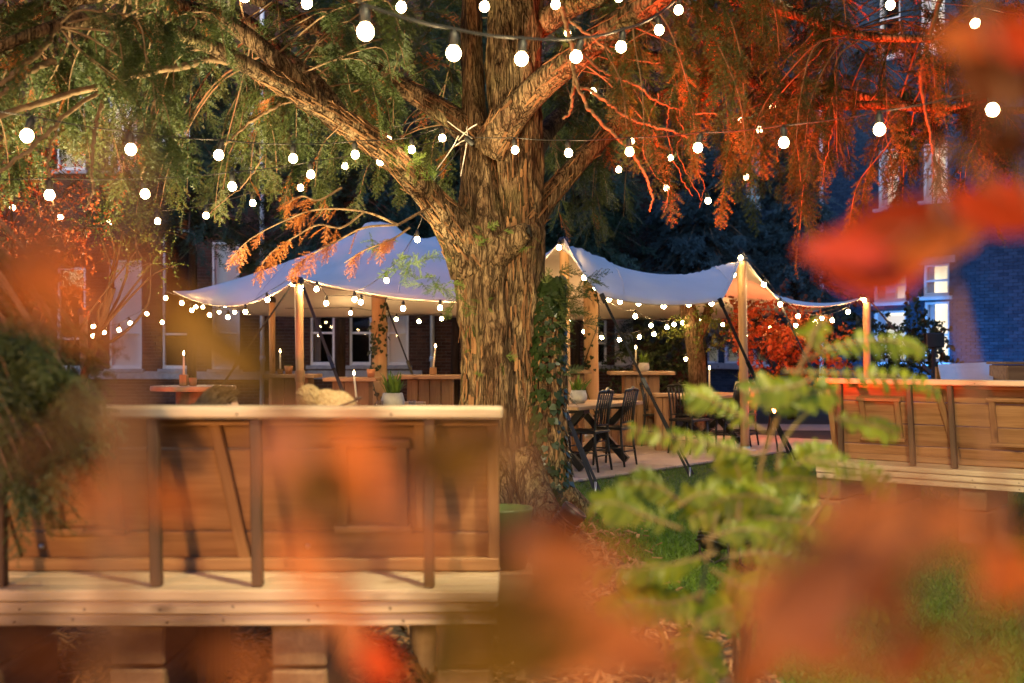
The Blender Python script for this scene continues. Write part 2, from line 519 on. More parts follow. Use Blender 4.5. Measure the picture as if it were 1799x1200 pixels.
M['table_wood'] = wood('table_board', (0.30, 0.16, 0.08), (0.48, 0.30, 0.16), axis=0, rough=0.5)
M['pole_wood'] = wood('pole_timber', (0.40, 0.22, 0.10), (0.55, 0.36, 0.18), axis=2, rough=0.55)
M['steel'] = pmat('galvanised', (0.5, 0.5, 0.5), rough=0.35, metal=1.0)
M['black'] = pmat('black_paint', (0.008, 0.008, 0.008), (0.016, 0.014, 0.012), rough=0.4)
M['rubber'] = pmat('black_plastic', (0.012, 0.012, 0.012), (0.02, 0.02, 0.02), rough=0.55)
M['strap'] = pmat('black_webbing', (0.012, 0.012, 0.013), (0.025, 0.025, 0.025), scale=80, rough=0.8)
M['cable'] = pmat('cable_rubber', (0.015, 0.015, 0.015), (0.03, 0.028, 0.025), rough=0.5)
M['tie'] = pmat('white_nylon_tie', (0.7, 0.68, 0.64), rough=0.4)
M['canvas'] = pmat('tent_canvas', (0.72, 0.66, 0.57), (0.80, 0.74, 0.65), scale=1.2, rough=0.8, bump=0.06, bscale=60, spec=0.1, transl=0.03)
M['rope_wrap'] = pmat('rope', (0.34, 0.22, 0.11), (0.5, 0.36, 0.2), scale=60, stretch=(1, 1, 4), rough=0.9, bump=0.5)
M['white_paint'] = pmat('white_paint', (0.62, 0.62, 0.62), (0.78, 0.78, 0.77), scale=3, rough=0.45)
M['stone'] = pmat('sill_stone', (0.25, 0.25, 0.26), (0.38, 0.38, 0.38), scale=8, rough=0.85, bump=0.3)
M['brick'] = pmat('brick', (0.035, 0.018, 0.014), (0.115, 0.058, 0.042), scale=9, rough=0.9, bump=0.35, attr=True, spec=0.2)
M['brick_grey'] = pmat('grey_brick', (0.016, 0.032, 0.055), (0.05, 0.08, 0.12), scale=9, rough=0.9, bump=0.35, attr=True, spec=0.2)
M['mortar'] = pmat('mortar', (0.09, 0.075, 0.07), (0.15, 0.135, 0.12), scale=12, rough=0.95, bump=0.3)
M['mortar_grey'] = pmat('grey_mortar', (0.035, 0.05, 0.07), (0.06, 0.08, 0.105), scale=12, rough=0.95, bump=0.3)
M['slate'] = pmat('slate', (0.03, 0.035, 0.045), (0.06, 0.065, 0.08), scale=3, rough=0.7, attr=True)
M['blind'] = pmat('white_blind', (0.74, 0.73, 0.75), (0.82, 0.81, 0.82), scale=2, stretch=(6, 6, 0.4), rough=0.8)
M['curtain'] = pmat('curtain', (0.10, 0.11, 0.14), (0.2, 0.2, 0.24), scale=3, stretch=(9, 9, 0.3), rough=0.9)
M['dark_room'] = pmat('dark_room', (0.012, 0.012, 0.013), (0.03, 0.03, 0.03), scale=2, rough=0.9)
M['lit_room'] = emat('lit_room_wall', (1.0, 0.84, 0.58), 0.24)
M['pane'] = glassmat('window_glass')
M['tumbler'] = glassmat('tumbler_glass', (0.97, 0.98, 0.98))
M['slab'] = pmat('paving_stone', (0.36, 0.26, 0.20), (0.50, 0.39, 0.31), scale=5, rough=0.8, bump=0.25, objrand=0.12, attr=True)
M['soil'] = pmat('soil', (0.03, 0.022, 0.014), (0.06, 0.045, 0.03), scale=4, rough=1.0, bump=0.6, bscale=20)
M['lawn'] = pmat('lawn_thatch', (0.035, 0.07, 0.010), (0.065, 0.11, 0.018), scale=6, rough=1.0, bump=0.5, bscale=40)
M['grass'] = leafmat('grass_blade', (0.06, 0.13, 0.008), (0.13, 0.22, 0.018), 0.35, scale=0.8)
M['chip'] = leafmat('wood_chip', (0.12, 0.055, 0.025), (0.40, 0.22, 0.11), 0.0, rough=0.85)
M['concrete'] = pmat('concrete_pot', (0.40, 0.36, 0.32), (0.56, 0.52, 0.47), scale=14, rough=0.8, bump=0.3)
M['terracotta'] = pmat('terracotta', (0.36, 0.15, 0.07), (0.46, 0.22, 0.11), scale=10, rough=0.8)
M['fern'] = leafmat('pot_fern_leaf', (0.06, 0.13, 0.015), (0.15, 0.22, 0.03), 0.4)
M['wax'] = pmat('candle_wax', (0.75, 0.68, 0.52), (0.8, 0.74, 0.6), rough=0.45)
M['flame'] = emat('candle_flame', (1.0, 0.66, 0.28), 30)
M['bulb'] = emat('festoon_bulb', (1.0, 0.68, 0.32), 20)
M['bulb_tent'] = emat('tent_bulb', (1.0, 0.64, 0.27), 62)
M['lens_blue'] = emat('blue_lamp_lens', (0.1, 0.4, 1.0), 3.0)
M['skin'] = pmat('skin', (0.52, 0.29, 0.19), (0.60, 0.36, 0.25), scale=8, rough=0.5)
M['hair_blond'] = pmat('blond_hair', (0.40, 0.26, 0.10), (0.72, 0.55, 0.30), scale=10, stretch=(1, 8, 8), rough=0.45, bump=0.4, bscale=60)
M['hair_brown'] = pmat('brown_hair', (0.06, 0.035, 0.018), (0.15, 0.09, 0.045), scale=10, stretch=(1, 8, 8), rough=0.5, bump=0.6, bscale=50)
M['cloth_dark'] = pmat('dark_wool', (0.03, 0.03, 0.04), (0.06, 0.06, 0.07), scale=30, rough=0.9)
M['cloth_cream'] = pmat('cream_knit', (0.45, 0.38, 0.30), (0.55, 0.48, 0.38), scale=30, rough=0.9)
M['denim'] = pmat('denim', (0.03, 0.05, 0.09), (0.06, 0.09, 0.15), scale=40, rough=0.9)
M['eye'] = pmat('eye_white', (0.7, 0.68, 0.66), rough=0.3)
M['lip'] = pmat('lip', (0.40, 0.14, 0.12), rough=0.5)
M['housing'] = pmat('lamp_housing', (0.012, 0.012, 0.012), (0.025, 0.025, 0.025), rough=0.45)
M['lens_red'] = emat('red_lamp_lens', (1.0, 0.45, 0.32), 5.0)
M['lens_red_hot'] = emat('small_red_lens', (1.0, 0.16, 0.05), 40.0)
M['lens_warm'] = emat('warm_lamp_lens', (1.0, 0.7, 0.35), 4.0)
M['panel_white'] = pmat('white_board', (0.60, 0.61, 0.62), (0.72, 0.72, 0.72), scale=4, rough=0.5)
M['bucket'] = pmat('green_enamel', (0.05, 0.08, 0.02), (0.08, 0.11, 0.03), rough=0.4)
# ------------------------------------------------------------------ ground
def sheet(name, pts, z, m, kind='structure', res=None):
    me = np_mesh(name, [(x, y, z) for x, y in pts], [np.arange(len(pts))[None]], m)
    return link(name, me, kind=kind)

sheet('ground', [(-150, -60), (150, -60), (150, 200), (-150, 200)], 0.0, M['soil'])

E1 = np.array([0.645, 0.764]); E2 = np.array([-0.764, 0.645])      # along the patio edge / into the patio
PO = np.array([0.50, 12.0])
MULCH = [(-8, -2), (1.25, -2), (1.25, 3.5), (1.10, 5.2), (0.90, 6.6), (0.70, 7.8), (0.55, 9.0), (0.48, 10.2), (0.25, 11.0), (-0.6, 11.2), (-3.2, 9.5), (-8, 7.0)]
LAWN = [(1.25, -2), (14, -2), (14, 20), (5.5, 19.5), (5.3, 17.6)] + [tuple(PO + E1 * s) for s in (7.4, 0.0, -4)] + [(-3.2, 9.5), (-0.6, 11.2), (0.25, 11.0), (0.48, 10.2), (0.55, 9.0), (0.70, 7.8), (0.90, 6.6), (1.10, 5.2), (1.25, 3.5)]
sheet('lawn', LAWN, 0.004, M['lawn'])
sheet('mulch_bed', MULCH, 0.008, M['soil'])

def inside(poly, p):
    p = np.asarray(p); poly = np.asarray(poly, float)
    r = np.zeros(len(p), bool)
    j = len(poly) - 1
    for i in range(len(poly)):
        a, b = poly[i], poly[j]
        c = (a[1] > p[:, 1]) != (b[1] > p[:, 1])
        with np.errstate(divide='ignore', invalid='ignore'):
            c &= p[:, 0] < (b[0] - a[0]) * (p[:, 1] - a[1]) / (b[1] - a[1] + 1e-12) + a[0]
        r ^= c
        j = i
    return r

# grass blades (nobody could count them)
def grass():
    out = []
    for (y0, y1, n) in ((3.5, 7, 70000), (7, 11, 90000), (11, 17.5, 60000)):
        d = rng.uniform(y0, y1, n)
        x = rng.uniform(-0.2, 1, n) * 0.52 * d + 0.2
        out.append(np.stack([x, d], 1))
    p = np.concatenate(out)
    rel = p - PO
    in_patio = (rel @ E2 > -0.02) & (rel @ E1 < 7.5)
    p = p[inside(LAWN, p) & ~in_patio]
    n = len(p)
    a = rng.uniform(0, 2 * np.pi, n)
    patch = vnoise(np.column_stack([p * 1.3, np.zeros(n)]), 3)
    h = rng.uniform(0.022, 0.05, n) * (0.75 + 0.5 * patch)
    w = rng.uniform(0.0022, 0.004, n) * (0.8 + p[:, 1] * 0.05)
    lean = rng.normal(0, 0.034, (n, 2))
    v = np.zeros((n, 3, 3))
    v[:, 0, :2] = p + np.stack([np.cos(a), np.sin(a)], 1) * w[:, None]
    v[:, 1, :2] = p - np.stack([np.cos(a), np.sin(a)], 1) * w[:, None]
    v[:, 2, :2] = p + lean
    v[:, :2, 2] = 0.004
    v[:, 2, 2] = h
    r = np.repeat(np.clip(patch * 0.7 + rng.uniform(0, 0.35, n), 0, 0.99), 3)
    me = np_mesh('grass', v.reshape(-1, 3), [np.arange(n * 3).reshape(-1, 3)], M['grass'], rnd=r)
    link('grass', me, kind='stuff')
grass()

def wood_chips():
    n = 16000
    d = rng.uniform(2.6, 11.2, n)
    x = rng.uniform(-0.48, 0.24, n) * d + rng.uniform(-.5, .5, n)
    p = np.stack([x, d], 1)
    p = p[inside(MULCH, p)]
    extra = np.stack([0.66 + rng.normal(0, 0.17, 200), rng.uniform(6.0, 9.3, 200)], 1)   # strays on the lawn's edge
    p = np.concatenate([p, extra]); n = len(p)
    base = np.array([[x, y, z] for x in (-.5, .5) for y in (-.5, .5) for z in (-.5, .5)])
    f0 = np.array([[0, 1, 3, 2], [4, 6, 7, 5], [0, 4, 5, 1], [2, 3, 7, 6], [1, 5, 7, 3]])
    s = np.stack([rng.uniform(.03, .085, n), rng.uniform(.010, .026, n), rng.uniform(.004, .010, n)], 1)
    v = base[None] * s[:, None]
    v[:, 4:, 1] *= rng.uniform(0.3, 1, (n, 1))
    a, b = rng.uniform(0, 2 * np.pi, n), rng.normal(0, .45, n)
    ca, sa, cb, sb = np.cos(a), np.sin(a), np.cos(b), np.sin(b)
    x, z = v[..., 0] * cb[:, None] + v[..., 2] * sb[:, None], -v[..., 0] * sb[:, None] + v[..., 2] * cb[:, None]
    y = v[..., 1]
    X = x * ca[:, None] - y * sa[:, None]; Y = x * sa[:, None] + y * ca[:, None]
    dd = np.hypot(p[:, 0] - 0.0, p[:, 1] - 10.0)
    V = np.stack([X + p[:, :1], Y + p[:, 1:], z + (rng.uniform(.012, .05, n))[:, None]], -1)
    F = (f0[None] + (np.arange(n) * 8)[:, None, None]).reshape(-1, 4)
    me = np_mesh('wood_chips', V.reshape(-1, 3), [F], M['chip'], rnd=np.repeat(rng.uniform(0, 1, n), 8))
    link('wood_chips', me, kind='stuff')
wood_chips()

# paved terrace, each slab a piece
def patio():
    root = bpy.data.objects.new('patio', None); C.objects.link(root)
    root['kind'] = 'structure'
    root.location = (PO[0], PO[1], 0)
    root.rotation_euler = (0, 0, math.atan2(E1[1], E1[0]))
    bed = MB(); bed.box((0.1, 5.1, 0.008), (14.9, 10.3, 0.016))
    bed.build('mortar_bed', M['soil'], root)
    mes = []
    for w in (0.9, 0.6):
        b = MB(); b.box((0, 0, 0), (w - 0.012, 0.6 - 0.012, 0.034), bev=0.004)
        mes.append((w, b.mesh('slab', M['slab'])))
    k = 0
    for r in range(17):
        x = -7.3 + (r % 3) * -0.3
        y = 0.3 + 0.6 * r
        while x < 7.45:
            w, me = mes[0] if random.random() < 0.75 else mes[1]
            cx = x + w / 2
            if cx < 7.5 and k < 300:
                o = link('slab', me, root, (cx, y, 0.018 + random.uniform(-.0015, .0015)))
                o.rotation_euler = (random.uniform(-.003, .003), random.uniform(-.003, .003), 0)
                k += 1
            x += w
patio()

# a paved path beyond the terrace, and the far lawn
sheet('path', [(3.4, 20.5), (16, 19.6), (16, 21.0), (3.4, 22.4)], 0.012, M['slab'])

# ------------------------------------------------------------------ buildings
def building(name, label, O, u, L, Ht, wins, brickm, zones, roof=True, pipe=(), group=None, bands=(), mortar=None):
    mortar = mortar or M['mortar']
    """O: start of the wall foot; u: unit vector along it (the camera is on the -n side).
    wins: dicts s0,s1,z0,z1,kind. zones: (s0,s1,z0,z1) where bricks are single parts"""
    root = thing(name, label, 'building', (O[0], O[1], 0), math.atan2(u[1], u[0]))
    # local frame: x along the wall, y into the building, z up
    ss = sorted({0.0, L, *[w['s0'] for w in wins], *[w['s1'] for w in wins]})
    zs = sorted({0.0, Ht, *[w['z0'] for w in wins], *[w['z1'] for w in wins]})
    b = MB()
    for i in range(len(ss) - 1):
        for j in range(len(zs) - 1):
            cs, cz = (ss[i] + ss[i + 1]) / 2, (zs[j] + zs[j + 1]) / 2
            if any(w['s0'] < cs < w['s1'] and w['z0'] < cz < w['z1'] for w in wins):
                continue
            b.box((cs, 0.16, cz), (ss[i + 1] - ss[i], 0.30, zs[j + 1] - zs[j]))
    b.box((L / 2, 4.0, Ht / 2), (L, 0.3, Ht))            # back wall of the range
    b.box((0.15, 2.08, Ht / 2), (0.3, 3.5, Ht)); b.box((L - 0.15, 2.08, Ht / 2), (0.3, 3.5, Ht))
    b.build('wall', mortar, root)
    # bricks
    bl, bh, bd = 0.215, 0.065, 0.02
    sing = MB(); sing.box((0, 0, 0), (bl, bd, bh), bev=0.003)
    bm_ = sing.mesh('brick', brickm)
    A0, A1, Z_ = [], [], []
    for r in range(int(Ht / 0.075)):
        z = 0.0375 + r * 0.075
        k = np.arange(int(L / 0.225) + 1)
        a = k * 0.225 - 0.1125 * (r % 2); c = a + bl
        a, c = np.maximum(a, 0.0), np.minimum(c, L)
        for w in wins:                                    # closers are cut to the reveals
            if w['z0'] - 0.03 < z < w['z1'] + 0.03:
                m = (a + c) / 2
                lft = m < (w['s0'] + w['s1']) / 2
                c = np.where(lft & (c > w['s0']), np.minimum(c, w['s0']), c)
                a = np.where(~lft & (a < w['s1']), np.maximum(a, w['s1']), a)
        ok = c - a > 0.03
        A0.append(a[ok]); A1.append(c[ok]); Z_.append(np.full(ok.sum(), z))
    a0, a1, z = np.concatenate(A0), np.concatenate(A1), np.concatenate(Z_)
    s = (a0 + a1) / 2
    pick = np.zeros(len(s), bool)
    for (a, c, q0, q1) in zones:
        pick |= (s > a) & (s < c) & (z > q0) & (z < q1)
    idx = np.where(pick)[0]
    if len(idx) > 300:
        pick[idx[300:]] = False; idx = idx[:300]
    for i in idx:
        o = link('brick', bm_, root, (float(s[i]), -0.002 + random.uniform(-.003, .003), float(z[i])))
        o.scale = (float((a1[i] - a0[i]) / bl), 1, 1)
    s2, z2, w2 = s[~pick], z[~pick], (a1 - a0)[~pick]; n = len(s2)
    off = rng.uniform(-.003, .003, n)
    base = np.array([[x / 2, y * bd / 2, zz * bh / 2] for x in (-1, 1) for y in (-1, 1) for zz in (-1, 1)])
    f0 = np.array([[0, 4, 5, 1], [0, 1, 3, 2], [4, 6, 7, 5], [1, 5, 7, 3], [0, 2, 6, 4]])
    V = np.repeat(base[None], n, 0)
    V[..., 0] *= w2[:, None]
    V = V + np.stack([s2, off - 0.002, z2], 1)[:, None]
    Fc = (f0[None] + (np.arange(n) * 8)[:, None, None]).reshape(-1, 4)
    me = np_mesh('brick_courses', V.reshape(-1, 3), [Fc], brickm, rnd=np.repeat(rng.uniform(0, 1, n), 8))
    link('brick_courses', me, root, kind='stuff')
    # windows
    for w in wins:
        window(root, w)
    for (a, c, z0, z1, y) in bands:
        m = MB(); m.box(((a + c) / 2, y - 0.05, (z0 + z1) / 2), (c - a, 0.12, z1 - z0), bev=0.01)
        m.build('stone_ledge', M['stone'], root)
    for pp in pipe:
        m = MB(); m.tube([(pp, -0.09, 0.1), (pp, -0.09, Ht)], 0.05, 10)
        for zz in np.arange(1.2, Ht, 1.8):
            m.tube([(pp, -0.09, zz), (pp, -0.09, zz + 0.12)], 0.065, 10)
        m.build('downpipe', M['white_paint'], root, True)
    if roof:
        m = MB()
        rows = 22
        for k in range(rows):
            y0 = -0.3 + k * 0.2; z0 = Ht + k * 0.16
            m.box((L / 2, y0 + 0.12, z0 + 0.05), (L + 0.5, 0.30, 0.03), Matrix.Rotation(math.radians(36), 3, 'X'), rnd=random.random())
        m.build('roof', M['slate'], root)
        g = MB(); g.tube([(-.2, -0.26, Ht - 0.02), (L + .2, -0.26, Ht - 0.02)], 0.06, 8); g.build('gutter', M['black'], root)
    return root

def window(root, w):
    s0, s1, z0, z1 = w['s0'], w['s1'], w['z0'], w['z1']
    cs, W_, Hh = (s0 + s1) / 2, s1 - s0, z1 - z0
    fr = MB()
    t = w.get('t', 0.055)
    y = 0.06
    for sx in (-1, 1):
        fr.box((cs + sx * (W_ / 2 - t / 2), y, (z0 + z1) / 2), (t, 0.09, Hh), bev=0.006)
    fr.box((cs, y, z1 - t / 2), (W_ - 2 * t - .002, 0.088, t), bev=0.006)
    fr.box((cs, y, z0 + t * 0.7), (W_ - 2 * t - .002, 0.088, t * 1.4), bev=0.006)
    wf = fr.build('window', M['white_paint'], root)
    zm = z0 + Hh * w.get('mid', 0.48)
    r = MB(); r.box((cs, y + 0.002, zm), (W_ - 2 * t - .004, 0.07, 0.05), bev=0.006)
    r.build('meeting_rail', M['white_paint'], wf)
    if w.get('mull'):
        r = MB(); r.box((cs, y + 0.004, (z0 + z1) / 2), (w['mull'], 0.10, Hh - 2 * t), bev=0.01)
        r.build('mullion', M['white_paint'], wf)
    for (a, c, yy) in ((z0 + t, zm, 0.075), (zm, z1 - t, 0.09)):
        p = MB(); p.box((cs, yy, (a + c) / 2), (W_ - 2 * t + 0.01, 0.005, c - a))
        p.build('pane', M['pane'], wf)
    if w.get('arch'):
        a_ = MB()
        q = []
        R_ = W_
        for tt in np.linspace(0, math.pi / 3, 10): q.append((s1 - R_ * math.cos(tt), y, z1 + R_ * math.sin(tt)))
        q2 = [(2 * cs - x, yy, zz) for x, yy, zz in q[::-1]]
        a_.tube(q + q2[1:], 0.05, 6)
        a_.build('arch_frame', M['white_paint'], wf)
    k = w['kind']
    bk = MB()
    if k == 'blind':
        bk.box((cs, 0.112, (z0 + z1) / 2), (W_ - 0.02, 0.01, Hh - 0.02)); bk.build('blind', M['blind'], wf)
    elif k == 'lit':
        bk.box((cs, 0.9, (z0 + z1) / 2), (W_ + 1.0, 0.02, Hh + 0.6)); bk.build('lit_room', M['lit_room'], wf)
        c_ = MB()
        n = 14
        for sx in (-1, 1):
            pass
        c_.box((cs - W_ * 0.36, 0.16, (z0 + z1) / 2), (W_ * 0.26, 0.03, Hh - 0.04), bev=0.01)
        c_.build('curtain', M['blind'], wf)
    else:
        bk.box((cs, 0.9, (z0 + z1) / 2), (W_ + 0.5, 0.02, Hh + 0.5)); bk.build('room', M['dark_room'], wf)
        if w.get('curt'):
            c_ = MB()
            for i in range(8):
                c_.box((cs - W_ * 0.42 + i * W_ * 0.04, 0.15 + 0.012 * (i % 2), (z0 + z1) / 2), (W_ * 0.045, 0.02, Hh - 0.04), bev=0.006)
            c_.build('curtain', M['curtain'], wf)
    if w.get('sill', True):
        si = MB(); si.box((cs, -0.03, z0 - 0.045), (W_ + 0.16, 0.20, 0.085), bev=0.012)
        si.build('sill', M['stone'] if not w.get('wsill') else M['white_paint'], wf)
    if w.get('head'):
        si = MB(); si.box((cs, -0.012, z1 + 0.09), (W_ + 0.3, 0.06, 0.17), bev=0.01)
        si.build('lintel', M['stone'], wf)

# the range behind the tent (26 m away)
DL = 26.0
OL = np.array([-15.0, DL]); uL = np.array([1.0, 0.0])
def wl(px0, px1, py0, py1, kind, **k):
    return dict(s0=(px0 - CXP) / F * DL - OL[0], s1=(px1 - CXP) / F * DL - OL[0], z0=H + (HY - py1) / F * DL, z1=H + (HY - py0) / F * DL, kind=kind, **k)
winsL = [wl(192, 249, 457, 648, 'blind', mid=.33), wl(285, 336, 403, 648, 'dark', mid=.25, arch=False),
         wl(372, 421, 425, 648, 'blind', mid=.28), wl(545, 588, 452, 642, 'dark', mid=.30, curt=True),
         wl(614, 653, 452, 642, 'dark', mid=.30), wl(680, 718, 452, 642, 'blind', mid=.30),
         wl(2, 26, 560, 655, 'blind'), wl(1042, 1066, 560, 642, 'dark', curt=True), wl(1080, 1112, 560, 642, 'blind'),
         wl(100, 150, 470, 648, 'dark', mid=.3)]
for (a, c, hh, kd) in ((285, 336, 300, 'dark'), (400, 445, 300, 'dark'), (545, 590, 300, 'blind'), (640, 685, 300, 'dark'), (100, 150, 300, 'dark'), (190, 240, 300, 'blind'), (760, 800, 300, 'dark'), (980, 1020, 300, 'dark')):
    winsL.append(wl(a, c, 170, hh, kd, arch=True))
sL = lambda px: (px - CXP) / F * DL - OL[0]
building('brick_hospital_range', 'dark red brick building with white sash windows behind the tent', OL, uL, 19.1, 10.5, winsL, M['brick'],
         [(sL(500), sL(545), 1.2, 2.6), (sL(588), sL(614), 1.2, 2.6), (sL(718), sL(800), 1.0, 2.6), (sL(249), sL(285), 1.2, 2.6)],
         bands=[(0.2, sL(540), .80, .98, 0.0), (sL(541), sL(742), .80, 1.0, 0.0)], pipe=(sL(462), sL(760)))

# the wing that comes forward on the other side (blue in the dusk)
A_ = np.array([4.6, 33.5]); B_ = np.array([13.2, 21.5])
LR = float(np.linalg.norm(B_ - A_)); uR = (B_ - A_) / LR
def ray_s(px):
    k = (px - CXP) / F                     # x = k*y
    # A + s*u : Ax + s ux = k (Ay + s uy)
    return float((k * A_[1] - A_[0]) / (uR[0] - k * uR[1]))
def wr(px0, px1, py0, py1, kind, **k):
    s0, s1 = ray_s(px0), ray_s(px1)
    d = A_[1] + (s0 + s1) / 2 * uR[1]
    return dict(s0=s0, s1=s1, z0=H + (HY - py1) / F * d, z1=H + (HY - py0) / F * d, kind=kind, **k)
winsR = [wr(1535, 1592, 468, 530, 'lit', mull=.28, wsill=True, head=True), wr(1622, 1668, 463, 520, 'lit', wsill=True, head=True),
         wr(1535, 1592, 546, 636, 'lit', wsill=True), wr(1624, 1668, 530, 636, 'lit', wsill=True, mid=.45),
         wr(1543, 1580, 262, 366, 'lit', wsill=True), wr(1622, 1664, 250, 352, 'lit', wsill=True),
         wr(1618, 1660, -60, 92, 'lit', wsill=True), wr(1238, 1262, 578, 640, 'blind', wsill=True), wr(1272, 1297, 578, 640, 'blind', wsill=True),
         wr(1386, 1414, 262, 372, 'blind', wsill=True), wr(1386, 1414, 578, 640, 'blind', wsill=True), wr(1322, 1348, 578, 640, 'dark', wsill=True), wr(1545, 1582, -40, 100, 'dark', wsill=True),
         wr(1310, 1336, 250, 366, 'dark', wsill=True)]
building('blue_grey_brick_wing', 'grey blue brick wing with lit windows and a white downpipe', A_, uR, LR, 11.5, winsR, M['brick_grey'],
         [(ray_s(1592), ray_s(1624), .8, 3.2), (ray_s(1670), ray_s(1740), 1.0, 3.0)], pipe=(ray_s(1447),),
         bands=[(0.1, ray_s(1310), .95, 1.12, -0.03)], mortar=M['mortar_grey'])
# ------------------------------------------------------------------ foliage makers
def spray_template(seed, L=0.30, nside=7, nl=0.027, nw=0.0095, step=0.0125, droop=0.25):
    """a flat yew spray along +x: two rows of needles on a leader and on side shoots"""
    r = np.random.default_rng(seed)
    V, Fq = [], []
    def shoot(p0, d0, ln, z0):
        n = max(3, int(ln / step))
        d = np.array([math.cos(d0), math.sin(d0)])
        t = (np.arange(n) + 0.5) / n
        cx = p0[0] + d[0] * ln * t; cy = p0[1] + d[1] * ln * t
        cz = z0 - droop * (t * ln) ** 2 * 2.2
        V.append(np.array([[p0[0], p0[1], z0 + .001], [p0[0] - d[1] * .0025, p0[1] + d[0] * .0025, z0], [cx[-1], cy[-1], cz[-1]]]))
        for sg in (-1, 1):
            ang = d0 + sg * (math.radians(62) + r.normal(0, .14, n))
            ll = nl * (0.55 + 0.45 * np.sin(np.clip(t * 1.15 + .12, 0, 1) * math.pi) ** .5) * r.uniform(.85, 1.1, n)
            ex, ey = np.cos(ang) * ll, np.sin(ang) * ll
            w = nw / 2
            a = np.stack([cx - d[0] * w, cy - d[1] * w, cz], 1); b = np.stack([cx + d[0] * w, cy + d[1] * w, cz], 1)
            c = np.stack([cx + ex, cy + ey, cz + r.normal(.003, .005, n)], 1)
            V.append(np.stack([a, b, c], 1).reshape(-1, 3))
        return cx, cy, cz
    cx, cy, cz = shoot((0, 0), 0.0, L, 0.0)
    for i in range(nside):
        t = 0.12 + 0.75 * i / nside
        j = min(len(cx) - 1, int(t * len(cx)))
        sg = 1 if i % 2 else -1
        ln = L * r.uniform(.30, .52) * (1.1 - t * .7)
        shoot((cx[j], cy[j]), sg * math.radians(r.uniform(32, 50)), ln, cz[j])
    v = np.concatenate(V)
    v[:, 2] += r.normal(0, .002, len(v))
    return v

def leafy_template(seed, L=0.30, n=16, ls=0.05):
    """a twig along +x with broad leaves (4 triangles each, folded at the midrib)"""
    r = np.random.default_rng(seed)
    V = []
    V.append(np.array([[0, 0, 0], [0, .004, 0], [L, 0, 0]]))
    for i in range(n):
        t = (i + .6) / n
        p = np.array([L * t, r.normal(0, .012), r.normal(0, .012)])
        a = r.uniform(0, 2 * np.pi); e = r.uniform(-.7, .5)
        d = np.array([math.cos(a) * math.cos(e), math.sin(a) * math.cos(e), math.sin(e)]); d[0] += .4; d /= np.linalg.norm(d)
        s = np.cross(d, r.normal(0, 1, 3)); s /= np.linalg.norm(s)
        nn = np.cross(d, s)
        l = ls * r.uniform(.7, 1.25); w = l * .32
        b, tip = p, p + d * l
        m1, m2 = p + d * l * .38 + s * w + nn * w * .35, p + d * l * .38 - s * w + nn * w * .35
        k1, k2 = p + d * l * .75 + s * w * .7 + nn * w * .2, p + d * l * .75 - s * w * .7 + nn * w * .2
        mid = p + d * l * .5
        V.append(np.array([b, mid, m1, b, m2, mid, mid, k1, m1, mid, m2, k2, mid, tip, k1, mid, k2, tip]))
    return np.concatenate(V)

SPRAY = [spray_template(s) for s in range(5)]
SPRAY_BIG = [spray_template(s + 40, L=0.30, nside=5, nl=0.034, nw=0.045, step=0.026) for s in range(3)]
SPRAY_LO = [spray_template(s + 20, L=0.30, nside=5, nl=0.034, nw=0.014, step=0.021) for s in range(3)]
LEAFY = [leafy_template(s) for s in range(4)]

def frames(dirs, rolls, up_bias=1.0):
    """rotation matrices whose x is the direction and z roughly up, rolled"""
    d = dirs / (np.linalg.norm(dirs, axis=1, keepdims=True) + 1e-9)
    up = np.zeros_like(d); up[:, 2] = 1; up += 1e-3
    y = np.cross(up, d); y /= np.linalg.norm(y, axis=1, keepdims=True) + 1e-9
    z = np.cross(d, y)
    c, s = np.cos(rolls)[:, None], np.sin(rolls)[:, None]
    y2 = y * c + z * s; z2 = -y * s + z * c
    return np.stack([d, y2, z2], -1)

class Foliage:
    """gathers sprays, then makes ONE mesh of them"""
    def __init__(self, templates):
        self.T = templates
        self.p, self.d, self.s, self.r, self.c = [], [], [], [], []
    def add(self, p, d, scale, roll, col):
        self.p.append(p); self.d.append(d); self.s.append(scale); self.r.append(roll); self.c.append(col)
    def arrays(self):
        p, d = np.array(self.p), np.array(self.d)
        s, r, c = np.array(self.s), np.array(self.r), np.array(self.c)
        R = frames(d, r)
        V, K = [], []
        which = rng.integers(0, len(self.T), len(p))
        for t, tv in enumerate(self.T):
            i = np.where(which == t)[0]
            if not len(i): continue
            v = np.einsum('nij,mj->nmi', R[i] * s[i, None, None], tv) + p[i, None]
            V.append(v.reshape(-1, 3)); K.append(np.repeat(c[i], len(tv)))
        return np.concatenate(V), np.concatenate(K)
    def build(self, name, m, parent, kind='stuff'):
        v, k = self.arrays()
        if parent is not None: v = v - np.array(parent.location)
        me = np_mesh(name, v, [np.arange(len(v)).reshape(-1, 3)], m, rnd=k)
        return link(name, me, parent, kind=kind)

def bark_disp(amp=0.03, seed=1, uf=12.0, vf=2.6):
    def f(pts, rad, t):
        h = np.concatenate([[0], np.cumsum(np.linalg.norm(np.diff(pts, axis=0), axis=1))])
        R = rad[:, None]
        q = np.stack([np.cos(t)[None] * R * uf, np.sin(t)[None] * R * uf, np.repeat(h[:, None], len(t), 1) * vf], -1)
        a = 1 - np.abs(2 * vnoise(q, seed) - 1)
        b = vnoise(q * np.array([3.1, 3.1, 2.6]), seed + 5)
        c = vnoise(q * np.array([.35, .35, .3]), seed + 9)
        k = np.minimum(1.0, R / 0.25)
        return (amp * (a * .9 + b * .55 - .8) + amp * 2.2 * (c - .5)) * k
    return f

